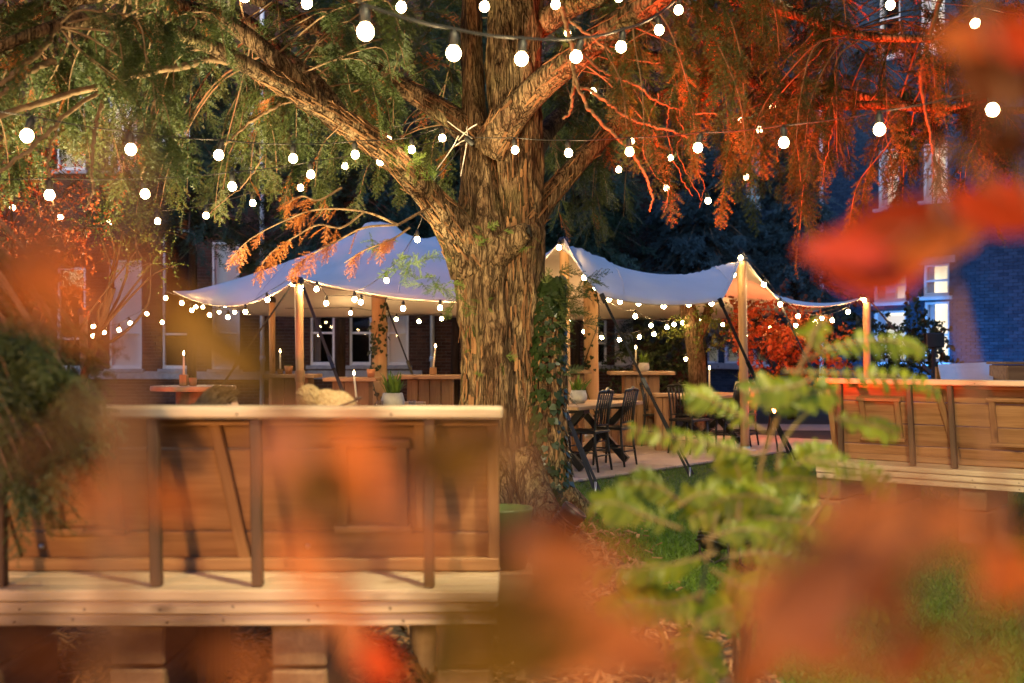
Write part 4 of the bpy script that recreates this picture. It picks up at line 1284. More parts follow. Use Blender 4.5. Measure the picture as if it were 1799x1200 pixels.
# unseen leafy walls, added to block low sky light and its window reflections
def add_sky_block():
    F_ = Foliage([leafy_template(k + 300, n=10, ls=.12) for k in range(3)])
    runs = (((-30, -9.6), (30, -9.6), 5.0), ((-11.5, -9), (-11.5, 17), 6.0), ((11.5, -9), (11.5, 13), 5.5))
    vs, fs, nv_ = [], [], 0
    for (p0, p1, hh) in runs:
        p0, p1 = np.array(p0, float), np.array(p1, float)
        L = np.linalg.norm(p1 - p0); u = (p1 - p0) / L
        n = np.array([-u[1], u[0]])
        if np.dot(np.array([0, 5.0]) - p0, n) < 0: n = -n
        for _ in range(int(L * 34)):
            p = p0 + u * rng.uniform(0, L) + n * rng.uniform(-.1, .5)
            F_.add(np.array([p[0], p[1], rng.uniform(.1, hh + .2)]), np.array([n[0] + rng.normal(0, .6), n[1] + rng.normal(0, .6), rng.normal(.2, .6)]), rng.uniform(1.2, 2.2), rng.uniform(0, 6), rng.uniform(0, .99))
        b = MB(); m = (p0 + p1) / 2 - n * .7
        b.box((m[0], m[1], hh / 2), (L + .5, 1.4, hh), Matrix.Rotation(math.atan2(u[1], u[0]), 3, 'Z'))
        vs.append(b.v[0]); fs.append(b.f[0] + nv_); nv_ += 8
    v, k = F_.arrays()
    me = np_mesh('hedge', np.concatenate([v] + vs), [np.arange(len(v)).reshape(-1, 3), np.concatenate(fs) + len(v)], M['dark_leaf'], rnd=np.concatenate([k, np.zeros(nv_)]))
    link('hedge', me, kind='stuff')
add_sky_block()
# ------------------------------------------------------------------ stretch tent
AN = dict(C1=P(305, 512, 17), P1=P(525, 488, 15), N=P(878, 530, 14.2), P2=P(990, 417, 14.9), A=P(1058, 520, 13.3), B=P(1265, 528, 13.9),
          P3=P(1303, 446, 16), Cc=P(1368, 527, 16.2), P4=P(1523, 521, 18))
def tent():
    root = thing('stretch_tent', 'cream stretch tent with pointed peaks spread over the terrace', 'tent', (0.3, 17.5, 0))
    front = [np.array(AN[k]) for k in ('C1', 'P1', 'N', 'P2', 'A', 'B', 'P3', 'Cc', 'P4')]
    back = [np.array(P(430, 552, 21.5)), np.array(P(740, 552, 22)), np.array(P(1100, 560, 22.5)), np.array(P(1440, 545, 23))]
    nu, nv = 120, 48
    def poly(pts, n, sagz, inward):
        sagz = np.broadcast_to(sagz, (len(pts) - 1,))
        pts = np.array(pts)
        L = np.linalg.norm(np.diff(pts, axis=0), axis=1)
        cum = np.concatenate([[0], np.cumsum(L)]) / L.sum()
        at = np.round(cum * (n - 1)).astype(int)
        out = np.zeros((n, 3))
        for k in range(len(pts) - 1):
            a, b = at[k], at[k + 1]
            for i in range(a, b + 1):
                t = (i - a) / (b - a)
                s = 4 * t * (1 - t)
                out[i] = pts[k] * (1 - t) + pts[k + 1] * t + np.array([0, inward * s * L[k], -sagz[k] * s * L[k]])
        return out, at
    fr, at = poly(front, nu, [.095, .035, .03, .03, .045, .045, .03, .045], .05)
    bk, _ = poly(back, nu, .02, -.05)
    v = np.linspace(0, 1, nv)[:, None]
    def side(a, b, inward):
        s = 4 * v * (1 - v)
        return a * (1 - v) + b * v + np.array([inward, 0, -.12]) * s
    ls, rs = side(fr[0], bk[0], .5), side(fr[-1], bk[-1], -.5)
    u = np.linspace(0, 1, nu)[None, :, None]; vv = v[:, :, None]
    G = (1 - vv) * fr[None] + vv * bk[None] + (1 - u) * ls[:, None] + u * rs[:, None] \
        - ((1 - u) * (1 - vv) * fr[0] + u * (1 - vv) * fr[-1] + (1 - u) * vv * bk[0] + u * vv * bk[-1])
    peaks = [np.array(P(664, 388, 17.6)), np.array(P(1037, 448, 18.4)), np.array(P(822, 396, 18.2))]
    pin = np.zeros((nv, nu), bool)
    pin[0] = pin[-1] = True; pin[:, 0] = pin[:, -1] = True
    for pk in peaks:
        dd = np.hypot(G[..., 0] - pk[0], G[..., 1] - pk[1])
        m = dd < 0.34
        m[0] = m[-1] = False
        G[m, 2] = pk[2] - .35 * dd[m] ** 1.2
        pin |= m
    # the cloth is drawn over a line between the two side poles
    rA, rB = np.array(AN['P2']) + np.array([.12, .12, -.05]), np.array(AN['P3']) + np.array([-.12, .1, -.05])
    rd = rB[:2] - rA[:2]; rl = np.linalg.norm(rd); rd /= rl
    tt = ((G[..., 0] - rA[0]) * rd[0] + (G[..., 1] - rA[1]) * rd[1]) / rl
    ds = np.abs((G[..., 0] - rA[0]) * -rd[1] + (G[..., 1] - rA[1]) * rd[0])
    mm = (tt > 0) & (tt < 1) & (ds < .13); mm[0] = mm[-1] = False
    G[mm, 2] = (rA[2] * (1 - tt) + rB[2] * tt - 4 * tt * (1 - tt) * .34)[mm]
    pin |= mm
    rA, rB = np.array(AN['C1']), peaks[0] + np.array([-.25, 0, -.12])
    rd = rB[:2] - rA[:2]; rl = np.linalg.norm(rd); rd /= rl
    tt = ((G[..., 0] - rA[0]) * rd[0] + (G[..., 1] - rA[1]) * rd[1]) / rl
    ds = np.abs((G[..., 0] - rA[0]) * -rd[1] + (G[..., 1] - rA[1]) * rd[0])
    m2 = (tt > .06) & (tt < 1) & (ds < .12); m2[0] = m2[-1] = False; m2[:, 0] = m2[:, -1] = False
    G[m2, 2] = (rA[2] * (1 - tt) + rB[2] * tt - 4 * tt * (1 - tt) * .12)[m2]
    pin |= m2; mm |= m2
    for it in range(1500):
        avg = np.zeros_like(G)
        avg[1:-1, 1:-1] = (G[:-2, 1:-1] + G[2:, 1:-1] + 1.0 * (G[1:-1, :-2] + G[1:-1, 2:])) / 4
        mv = ~pin
        G[mv] = G[mv] * .1 + avg[mv] * .9
    for it in range(4):
        avg = G.copy(); avg[1:-1, 1:-1] = (G[:-2, 1:-1] + G[2:, 1:-1] + G[1:-1, :-2] + G[1:-1, 2:]) / 4
        G[mm] = avg[mm]
    # soft creases running from the peaks
    for pk in peaks + [np.array(AN['P2']), np.array(AN['P3']), np.array(AN['P1'])]:
        dx, dy = G[..., 0] - pk[0], G[..., 1] - pk[1]
        r = np.hypot(dx, dy) + .05
        G[1:-1, 1:-1, 2] += (.018 * np.sin(np.arctan2(dy, dx) * 13 + 1.5 * np.sin(np.arctan2(dy, dx) * 4)) * np.exp(-r / 1.3) * np.minimum(1, r / .3))[1:-1, 1:-1]
    # hem: the fabric has a thickness
    Nn = np.cross(np.gradient(G, axis=1), np.gradient(G, axis=0)); Nn /= np.linalg.norm(Nn, axis=-1, keepdims=True) + 1e-9
    Nn[Nn[..., 2] < 0] *= -1
    lo = G - Nn * .008
    V = np.concatenate([G.reshape(-1, 3), lo.reshape(-1, 3)])
    i = np.arange(nv - 1)[:, None]; j = np.arange(nu - 1)[None]
    q = np.stack([i * nu + j, i * nu + j + 1, (i + 1) * nu + j + 1, (i + 1) * nu + j], -1).reshape(-1, 4)
    K = nv * nu
    ring = np.concatenate([np.arange(nu), (np.arange(1, nv)) * nu + nu - 1, (nv - 1) * nu + np.arange(nu - 2, -1, -1), np.arange(nv - 2, 0, -1) * nu])
    rim = np.stack([ring, np.roll(ring, -1), np.roll(ring, -1) + K, ring + K], -1)
    me = np_mesh('canopy', V - np.array(root.location), [q, q[:, ::-1] + K, rim[:, ::-1]], M['canvas'], True)
    link('canopy', me, root)
    for c in range(14, nu - 6, 18):            # sewn seams
        sm = MB(); sm.tube(G[1:-1, c] + Nn[1:-1, c] * .002, .007, 6, False); sm.build('seam', M['canvas'], root, True, world=True)
    hem = MB()
    hem.tube(np.concatenate([fr, ]), .012, 6, False)
    hem.tube(rs, .012, 6, False); hem.tube(ls, .012, 6, False)
    hem.build('hem', M['canvas'], root, True, world=True)
    return root
tent()

def tent_pole(label, top, base, r, m='pole_wood', wrap=False, ivy=False, name='tent_pole', knob=True):
    top, base = np.array(top), np.array(base)
    root = thing(name, label, 'pole', tuple(base), 0, 'tent poles')
    n = 24
    pts = np.linspace(base, top, n)
    rad = np.full(n, r) * (1 + .03 * np.sin(np.linspace(0, 9, n)))
    b = MB(); b.tube(pts, rad, 14); b.build('pole', M[m], root, True, world=True)
    c = MB(); c.lathe([(r * 1.25, -.02), (r * 1.3, .03), (r * .9, .07), (0, .08)], 14, top - np.array([0, 0, .05])); c.build('pole_cap', M['rubber'], root, True, world=True)
    c = MB(); c.lathe([(r * 2.6, 0), (r * 2.6, .012), (r * 1.2, .018), (r * 1.2, .06)], 14, base); c.build('base_plate', M['steel'], root, True, world=True)
    if wrap:
        z0 = wrap
        w = MB()
        prof = []
        for k in range(9):
            prof += [(r * 1.12, k * .018), (r * 1.25, k * .018 + .009)]
        w.lathe(prof, 14, base * (1 - z0) + top * z0); w.build('rope_wrap', M['rope_wrap'], root, True, world=True)
    if ivy:
        iv = MB(); g = np.random.default_rng(int(abs(base[0]) * 100))
        vine = [base + (top - base) * t + np.array([math.cos(t * 9) * r * 1.1, -abs(math.sin(t * 9)) * r * 1.1, 0]) for t in np.linspace(0.02, .97, 40)]
        iv.tube(vine, .008, 5, False)
        for _ in range(ivy):
            t = g.uniform(.03, .97)
            if g.uniform() > .55 + .45 * math.sin(t * 17): continue
            a = t * 9 + g.normal(0, .8)
            nrm = np.array([math.cos(a), -abs(math.sin(a)) * .9 - .1, 0]); nrm /= np.linalg.norm(nrm)
            o = base + (top - base) * t + nrm * (r + g.uniform(.01, .06))
            s = g.uniform(.022, .045)
            d = np.array([g.normal(0, .5), g.normal(0, .2), -1]); d /= np.linalg.norm(d)
            sd = np.cross(d, nrm); sd /= np.linalg.norm(sd)
            iv.add([o - d * s * .6, o - d * s * .75 + sd * s * .7, o + sd * s * .85 + nrm * .004, o + d * s + nrm * .012, o - sd * s * .85, o - d * s * .75 - sd * s * .7],
                   [np.array([[0, 1, 2], [0, 2, 3], [0, 3, 4], [0, 4, 5]])], rnd=g.uniform(0, 1))
        iv.build('ivy', M['ivy'], root, world=True, kind='stuff')
    return root

def ground_at(px, d): return np.array([(px - CXP) / F * d, d, 0.03])
tent_pole('pale timber pole at the front corner of the tent with a cloth sleeve', P(525, 490, 15), ground_at(528, 15), .055, wrap=.42)
tent_pole('thin timber pole behind the sleeved corner pole', P(478, 524, 18.5), ground_at(478, 18.5), .05)
tent_pole('thick timber pole wound with ivy under the tall tent peak', P(664, 392, 17.6), ground_at(668, 17.6), .115, ivy=330, wrap=.5)
tent_pole('timber pole under the pointed peak just beside the yew trunk', P(991, 420, 14.93), ground_at(996, 14.93), .062)
tent_pole('thick pole with ivy standing behind the table with the white pot', P(1037, 450, 18.4), ground_at(1040, 18.4), .12, ivy=150)
tent_pole('timber pole under the smaller tent peak, standing on the paving edge', P(1303, 450, 16.02), ground_at(1309, 16.0), .062)
tent_pole('low timber pole at the tent corner before the red shrub', P(1523, 523, 18), ground_at(1524, 18), .06)
tent_pole('timber pole behind the drooping yew branch, lit orange', P(146, 545, 16.2), ground_at(150, 16.2), .055)

def guy(label, top, foot, w=.032, ratchet=.45):
    top, foot = np.array(top), np.array(foot)
    root = thing('guy_strap', label, 'strap', tuple(foot), 0, 'tent guy straps')
    d = (foot - top); L = np.linalg.norm(d); d /= L
    w *= .75; b = MB(); b.beam(top, foot, w, .004, up=(.2, -1, 0)); 
    o = np.cross(d, (0, 1, 0)); o /= np.linalg.norm(o)
    b.beam(top + d * L * ratchet, foot + o * .045, w * .8, .004, up=(.2, -1, 0))
    b.build('webbing', M['strap'], root, world=True)
    c = top + d * L * ratchet
    r = MB(); r.beam(c - d * .08, c + d * .08, .05, .035, up=(0, -1, .2), bev=.006); r.beam(c - d * .02, c + d * .13 - np.array([0, .03, 0]), .04, .012, up=(0, -1, .2))
    r.build('ratchet', M['black'], root, world=True)
    pg = MB(); pg.tube([foot + np.array([0, 0, .10]), foot - np.array([0, 0, .12])], .012, 8); pg.build('peg', M['steel'], root, True, world=True)
    cl = MB(); cl.beam(top - d * .03, top + d * .09, .055, .03, up=(0, -1, .2), bev=.006); cl.build('corner_clamp', M['rubber'], root, world=True)
    return root
def gnd(px, py):
    d = H * F / (py - HY)
    return np.array([(px - CXP) / F * d, d, 0.01])
guy('black strap falling from the sleeved front corner pole of the tent', P(528, 492, 14.95), np.array([-1.62, 13.2, .02]), .05)
guy('black strap slanting away from the sleeved corner pole towards the hanging branch', P(520, 490, 15.0), np.array([-4.3, 14.2, .02]))
guy('black strap behind the ivy covered pole in front of the white blind', P(678, 535, 18), np.array(P(735, 720, 18)) * np.array([1, 1, 0]) + np.array([.3, 0, .02]))
guy('black double strap running down past the dining chairs to the lawn', AN['A'], gnd(1212, 838), .04, .5)
guy('black strap from the tent edge down past the bare post to the lawn', AN['B'], gnd(1392, 812), .05, .4)
guy('black strap beside the last pole, before the red shrub', AN['Cc'], np.array([4.55, 15.2, .02]), .035)
guy('black strap from the outermost tent corner, tinted red', AN['P4'], np.array([7.2, 17.2, .02]), .04, .5)
guy('black strap beside the foot of the yew trunk, anchored in the lawn', AN['N'] + Vector((.35, -.1, -.1)), gnd(1046, 866), .05, .62)

# ------------------------------------------------------------------ festoon lights
def bulb_meshes():
    b = MB(); b.lathe([(.0, -.030), (.011, -.0285), (.021, -.022), (.0275, -.012), (.030, .0), (.0285, .011), (.023, .021), (.0165, .029), (.0155, .036)], 14)
    bm_ = b.mesh('bulb', M['bulb'], True)
    s = MB(); s.lathe([(.0165, .030), (.021, .033), (.021, .079), (.017, .088), (.010, .101), (0, .104)], 10)
    t = b.mesh('bulb', M['bulb_tent'], True)
    return bm_, s.mesh('socket', M['rubber'], True), t
BULB, SOCK, BULBT = bulb_meshes()
def festoon(label, rows, start=None, end=None, sag=.03, r=.0042, tilt=.12, sc=1.0):
    """rows of (px, py, depth) at the bulbs' centres"""
    root = thing('festoon_string', label, 'string lights', tuple(P(*rows[0])), 0, 'festoon strings')
    off = np.array(root.location)
    at = []
    for (px, py, d) in rows:
        c = np.array(P(px, py, d))
        o = link('bulb', BULBT if d > 13.5 else BULB, root, tuple(c - off))
        o.rotation_euler = (random.gauss(0, tilt), random.gauss(0, tilt), random.uniform(0, 6))
        o.scale = (sc,) * 3
        link('socket', SOCK, o)
        bpy_rot = o.rotation_euler.to_matrix()
        at.append(c + np.array(bpy_rot @ Vector((0, 0, .104 * sc))))
    pts = ([np.array(start)] if start is not None else []) + at + ([np.array(end)] if end is not None else [])
    path = []
    for k in range(len(pts) - 1):
        L = np.linalg.norm(pts[k + 1] - pts[k])
        for t in np.linspace(0, 1, 8, endpoint=False):
            path.append(pts[k] * (1 - t) + pts[k + 1] * t - np.array([0, 0, 4 * t * (1 - t) * sag * L]))
    path.append(pts[-1])
    b = MB(); b.tube(path, r, 6); b.build('cable', M['cable'], root, True, world=True)
    return root
KNOT = P(822, 240, 9.75)
festoon('thick festoon cable with the biggest bulbs crossing in front of the upper trunk', [(430, -62, 4.0), (535, -22, 4.1), (642, 56, 4.3), (797, 94, 4.9), (916, 104, 5.4), (1012, 100, 6.0), (1091, 83, 6.6), (1158, 53, 7.4), (1192, 18, 7.9)], end=P(1230, -60, 8.6), r=.007, sag=.015)
festoon('festoon string from the copper shrub to the cable ties on the trunk', [(-110, 215, 5.0), (47, 239, 5.6), (230, 263, 6.4), (384, 273, 7.2), (515, 279, 8.0), (624, 272, 8.6), (723, 263, 9.2), (777, 243, 9.6)], end=KNOT, sag=.012)
festoon('festoon string leading from the cable ties out past the red lit branches', [(905, 264, 9.3), (999, 269, 8.7), (1106, 267, 8.1), (1226, 260, 7.5), (1377, 251, 6.8), (1545, 228, 6.1), (1744, 194, 5.4), (1960, 150, 4.8)], start=KNOT, sag=.012)
festoon('festoon string of five bulbs below the bare hanging twigs, rising to the trunk', [(-70, 346, 6.2), (87, 343, 6.9), (255, 341, 7.5), (408, 328, 8.1), (546, 307, 8.7), (668, 284, 9.2)], end=KNOT, sag=.012)
festoon('lowest festoon string before the gothic window with small bulbs', [(22, 365, 11.8), (106, 383, 11.6), (192, 391, 11.4), (277, 389, 11.2), (362, 379, 11.0), (444, 357, 10.8), (528, 330, 10.6), (606, 292, 10.5), (682, 245, 10.4)], end=P(800, 190, 10.3), sag=.012)
festoon('festoon string hanging from the cable ties down to the sleeved tent pole', [(762, 341, 10.4), (733, 421, 11.8), (679, 493, 13.2), (623, 526, 14.3)], start=KNOT, end=P(527, 492, 14.9), sag=.03)
festoon('topmost festoon string, passing before the twin stems of the yew', [(300, -60, 6.4), (430, -6, 6.4), (539, 6, 6.6), (705, 13, 6.8), (851, 12, 7.0), (976, 8, 7.6), (1087, -4, 8.2)], end=P(1180, -60, 8.8), sag=.02)
festoon('festoon string going down behind the forked bare branch', [(997, 58, 11.0), (1042, 160, 11.2), (1110, 248, 11.4), (1178, 278, 11.6)], start=P(960, -30, 10.8), end=P(1230, 290, 11.8), sag=.02)
festoon('sagging festoon string with four small bulbs over the peak of the tent', [(1087, 298, 11.6), (1171, 330, 11.6), (1244, 353, 11.6), (1311, 311, 11.6)], start=P(1010, 270, 11.4), end=P(1345, 280, 11.6), sag=.04)
festoon('short festoon string among the densest red lit foliage', [(1334, 228, 11.0), (1357, 187, 10.8), (1302, 212, 11.2)], end=P(1420, 130, 10.6), sag=.04)
festoon('festoon string behind the topmost blurred orange leaf', [(1400, -30, 8.2), (1564, 9, 7.6), (1713, 41, 7.0), (1880, 60, 6.4)], sag=.03)
festoon('festoon string along the low tent edge between corner and sleeved pole', [(291, 524, 16.8), (319, 533, 16.6), (337, 546, 16.4), (368, 554, 16.2), (400, 558, 16.0), (431, 548, 15.7), (470, 527, 15.4), (514, 499, 15.0)], start=AN['C1'], end=AN['P1'], sag=.02)
festoon('festoon string under the front tent edge from sleeved pole to yew trunk', [(531, 506, 14.9), (556, 508, 14.9), (573, 533, 14.9), (634, 531, 14.7), (708, 542, 14.5), (773, 541, 14.4), (813, 545, 14.3)], start=AN['P1'], end=P(900, 535, 14.2), sag=.02)
festoon('festoon string behind the tent corner, low before the white blinds', [(150, 575, 17.6), (164, 574, 17.8), (163, 590, 17.4), (183, 584, 17.8), (209, 580, 18.0), (229, 568, 18.2), (258, 551, 18.4), (285, 566, 18.6), (344, 540, 19)], sag=.03)
festoon('festoon string at the back of the tent before the dark sash windows', [(356, 540, 20.5), (395, 537, 20.5), (412, 549, 20.5), (385, 549, 20.6), (616, 550, 20.4), (696, 561, 20.4), (736, 565, 20.4), (776, 560, 20.4)], sag=.01)
festoon('festoon string down one side of the pointed tent peak beside the yew', [(982, 435, 14.4), (1026, 488, 14.3), (1046, 505, 14.2)], start=AN['P2'], end=AN['A'], sag=.01)
festoon('festoon string along the lower tent edge between the two side peaks', [(1070, 526, 14.3), (1089, 530, 14.4), (1122, 533, 14.5), (1166, 538, 14.6), (1210, 535, 14.8), (1250, 533, 14.9)], start=AN['A'], end=AN['B'], sag=.02)
festoon('festoon string inside the tent sloping down from its lower edge', [(1116, 556, 16.5), (1144, 572, 17.5), (1172, 575, 18.0), (1184, 570, 18.4), (1200, 567, 18.8), (1230, 565, 19.2), (1270, 571, 19.6)], start=AN['A'], sag=.02)
festoon('festoon string of small bulbs behind the thick ivy pole', [(980, 490, 19.5), (998, 563, 19.5), (1026, 583, 19.5), (1057, 593, 19.5), (1088, 597, 19.5), (1123, 592, 19.5), (1149, 587, 19.5)], sag=.02)
festoon('festoon string over the smaller tent peak and down to the red shrub', [(1289, 483, 15.7), (1301, 453, 15.9), (1342, 500, 16.0), (1371, 535, 16.1), (1402, 556, 16.6), (1433, 566, 17.0), (1462, 563, 17.3), (1490, 548, 17.6), (1518, 527, 17.9)], end=AN['P4'], sag=.03)
festoon('festoon string hanging in front of the red shrub, small and far', [(1205, 631, 19.8), (1312, 592, 19.5), (1353, 576, 19.0), (1398, 572, 18.6), (1444, 560, 18.4)], end=P(1500, 530, 18.2), sag=.03)

def cable_ties():
    root = thing('cable_ties', 'bunch of white nylon ties fixing the light cables to the yew trunk', 'cable tie', tuple(KNOT))
    for rows in (((786, 213), (806, 228), (828, 243)), ((806, 238), (793, 262), (766, 300)), ((822, 240), (816, 275), (809, 310)), ((838, 218), (822, 228), (805, 247)), ((822, 240), (820, 228), (821, 222)), ((830, 243), (812, 248), (800, 256))):
        b = MB(); q = spline([P(x, y, 9.62 + .02 * i) for i, (x, y) in enumerate(rows)], 10)
        b.tube(q, .005, 5); b.build('tie', M['tie'], root, True, world=True)
    b = MB(); b.lathe([(.022, 0), (.026, .01), (.026, .08), (.016, .09), (0, .09)], 10, np.array(P(832, 254, 9.62)), Matrix.Rotation(math.radians(-50), 3, 'Y'))
    b.build('empty_socket', M['rubber'], root, True, world=True)
cable_ties()

# ------------------------------------------------------------------ garden lamps
def ground_lamp(label, key, lens, deg_tilt=None):
    loc, tgt, col, pw, deg = LAMPS[key]
    root = thing('garden_spotlight', label, 'spotlight', (loc[0], loc[1], 0.01), 0, 'garden spotlights')
    d = (Vector(tgt) - Vector(loc)).normalized()
    R = d.to_track_quat('Z', 'Y').to_matrix()
    c = np.array(loc)
    h = MB(); h.lathe([(0, -.20), (.06, -.20), (.085, -.17), (.09, -.02), (.10, -.01), (.10, .035), (.088, .035), (.086, .0)], 20, c, R)
    for k in range(5):
        h.lathe([(.085, -.17 + k * .025), (.105, -.168 + k * .025), (.105, -.160 + k * .025), (.085, -.158 + k * .025)], 20, c, R)
    h.build('housing', M['housing'], root, True, world=True)
    l = MB(); l.lathe([(.084, .002), (.05, .006), (0, .008)], 20, c, R); l.build('lens', M[lens], root, True, world=True)
    y = MB(); s = np.array(R @ Vector((1, 0, 0)))
    a = c - np.array(d) * .09
    y.tube([a + s * .11, a + s * .11 - np.array([0, 0, .14]), a - np.array([0, 0, .2]), a - s * .11 - np.array([0, 0, .14]), a - s * .11], .010, 6)
    y.tube([a - np.array([0, 0, .19]), np.array([a[0], a[1], -.1])], .014, 8)
    y.build('bracket', M['housing'], root, True, world=True)
    spot('lamp', tuple(np.array(loc) + np.array(d) * .05), tgt, col, pw, deg, parent=root)
    return root
ground_lamp('black spotlight with a pinkish lens on the mulch beside the yew trunk', 'red_right', 'lens_red')
ground_lamp('black spotlight on the mulch behind the seat back, lighting the bole amber', 'warm_trunk', 'lens_warm')
ground_lamp('black spotlight behind the seat back, turned up at the pale branches', 'warm_left', 'lens_warm')
ground_lamp('black spotlight with red lens below the copper shrub', 'red_left', 'lens_red')
ground_lamp('black spotlight with red lens on the lawn edge turned at the twin stems', 'red_trunk', 'lens_red')
ground_lamp('black spotlight with red lens on the lawn turned up at the hanging branches', 'red_crown', 'lens_red')

ground_lamp('black spotlight with a blue lens at the foot of the brick wing', 'blue_wall', 'lens_blue')
ground_lamp('black spotlight with a blue lens at the far corner of the brick wing', 'blue_corner', 'lens_blue')

def stake_lamp():
    loc, tgt, col, pw, deg = LAMPS['red_shrub']
    root = thing('stake_spotlight', 'small glowing red lamp on a black stand behind the fronds', 'spotlight', (loc[0], loc[1], 0.03))
    c = np.array(loc)
    h = MB(); h.lathe([(0, -.07), (.04, -.06), (.045, .04), (.036, .04), (.03, .0)], 14, c, Matrix.Rotation(math.radians(70), 3, 'X')); h.build('housing', M['housing'], root, True, world=True)
    b = MB(); b.lathe([(.0, -.035), (.025, -.025), (.035, 0), (.025, .025), (0, .035)], 12, c + np.array([0, -.06, .01])); b.build('lens', M['lens_red_hot'], root, True, world=True)
    for dx, dy in ((.02, -.25), (.26, -.1), (-.05, .2)):
        l = MB(); l.tube([c - np.array([0, 0, .04]), (c[0] + dx, c[1] + dy, .03)], .013, 6); l.build('leg', M['black'], root, True, world=True)
    spot('lamp', (c[0], c[1] + .06, c[2] + .05), tgt, col, pw, deg, parent=root)
stake_lamp()

def tree_lamp():
    loc, tgt, col, pw, deg = LAMPS['lawn_down']
    root = thing('tree_floodlight', 'small floodlight strapped high in the yew, shining down on the lawn', 'floodlight', loc)
    d = (Vector(tgt) - Vector(loc)).normalized(); R = d.to_track_quat('Z', 'Y').to_matrix(); c = np.array(loc)
    h = MB(); h.box(c - np.array(d) * .06, (.22, .18, .08), R, bev=.01); h.build('housing', M['housing'], root, world=True)
    l = MB(); l.box(c - np.array(d) * .017, (.19, .15, .006), R); l.build('lens', M['lens_warm'], root, world=True)
    b = MB(); b.tube([c - np.array(d) * .1, c + np.array([0, 0, .5]), c + np.array([-.2, .3, .9])], .012, 6); b.build('bracket', M['housing'], root, True, world=True)
    spot('lamp', tuple(c + np.array(d) * .03), tgt, col, pw, deg, 1.0, .12, root)
tree_lamp()

def flood():
    loc, tgt, col, pw, deg = LAMPS['flood_front']
    root = thing('flood_lamp', 'amber flood lamp on a tall black stand that lights the seat backs', 'floodlight', (loc[0], loc[1], 0))
    d = (Vector(tgt) - Vector(loc)).normalized(); R = d.to_track_quat('Z', 'Y').to_matrix(); c = np.array(loc)
    h = MB(); h.box(c - np.array(d) * .08, (.34, .26, .10), R, bev=.012); h.build('housing', M['housing'], root, world=True)
    l = MB(); l.box(c - np.array(d) * .026, (.30, .22, .008), R); l.build('lens', M['lens_warm'], root, world=True)
    p = MB(); p.tube([c - np.array(d) * .08 - np.array([0, 0, .12]), (loc[0] - .08, loc[1] - .1, .6)], .02, 8)
    for a in (0, 2.1, 4.2): p.tube([(loc[0] - .08, loc[1] - .1, .7), (loc[0] - .08 + .5 * math.cos(a), loc[1] - .1 + .5 * math.sin(a), 0.01)], .015, 6)
    p.build('stand', M['black'], root, True, world=True)
    spot('lamp', tuple(c + np.array(d) * .05), tgt, col, pw, deg, size=.28, parent=root)
flood()

# ------------------------------------------------------------------ terrace furniture
def dining_table(label, corner, u, L=1.8, Wd=.9, h=.76):
    """corner: near corner on the ground, u: direction of the long edge; width runs to the other side"""
    u = np.array(u) / np.linalg.norm(u)
    root = thing('dining_table', label, 'table', (corner[0], corner[1], .035), math.atan2(u[1], u[0]), 'dining tables on the terrace')
    for k in range(5):
        b = MB(); b.box((0, 0, 0), (L, Wd / 5 - .004, .045), bev=.006)
        o = b.build('plank', M['table_wood'], root); o.location = (L / 2, Wd / 5 * (k + .5), h - .0225 + random.uniform(-.001, .001))
    for x in (.28, L - .28):
        b = MB()
        b.beam((x, .10, .03), (x, Wd - .12, h - .06), .09, .07, up=(1, 0, 0), bev=.006)
        b.build('leg', M['black'], root)
        b = MB(); b.beam((x + .075, Wd - .10, .03), (x + .075, .12, h - .06), .09, .07, up=(1, 0, 0), bev=.006)
        b.build('leg', M['black'], root)
        b = MB(); b.box((x + .035, Wd / 2, h - .07), (.16, Wd - .12, .045), bev=.006); b.build('batten', M['black'], root)
    b = MB(); b.beam((.34, Wd / 2, .40), (L - .3, Wd / 2, .40), .06, .06, bev=.006); b.build('stretcher', M['black'], root)
    return root

def make_chair(label):
    root = thing('chair', label, 'chair', (0, 0, 0), 0, 'black spindle back chairs')
    b = MB(); b.box((0, 0, .455), (.40, .40, .035), bev=.014); b.build('seat', M['black'], root)
    for sx in (-1, 1):
        b = MB(); b.tube([(sx * .165, .165, .44), (sx * .175, .175, .22), (sx * .18, .185, .0)], [.016, .018, .013], 8); b.build('leg', M['black'], root, True)
        b = MB(); b.tube([(sx * .18, -.23, .0), (sx * .175, -.19, .25), (sx * .17, -.175, .46), (sx * .172, -.20, .70), (sx * .18, -.245, .91)], [.013, .016, .016, .014, .013], 8); b.build('back_leg', M['black'], root, True)
        b = MB(); b.tube([(sx * .176, -.20, .22), (sx * .178, .178, .22)], .009, 6); b.build('stretcher', M['black'], root, True)
    for y, z in ((-.20, .18), (.178, .18), (.178, .28)):
        b = MB(); b.tube([(-.176, y, z), (.176, y, z)], .009, 6); b.build('stretcher', M['black'], root, True)
    b = MB(); b.tube([(-.195, -.247, .90), (-.17, -.245, .915), (-.11, -.25, .925), (-.06, -.255, .92), (0, -.257, .945), (.06, -.255, .92), (.11, -.25, .925), (.17, -.245, .915), (.195, -.247, .90)], [.010, .016, .019, .018, .024, .018, .019, .016, .010], 8); b.build('crest_rail', M['black'], root, True)
    for k in range(5):
        x = -.115 + k * .0575
        b = MB(); b.tube([(x, -.185, .53), (x, -.2, .66), (x, -.215, .76), (x, -.25, .91)], [.008, .009, .012, .008], 6); b.build('spindle', M['black'], root, True)
    b = MB(); b.tube([(-.17, -.182, .53), (.17, -.182, .53)], .012, 6); b.build('back_rail', M['black'], root, True)
    return root

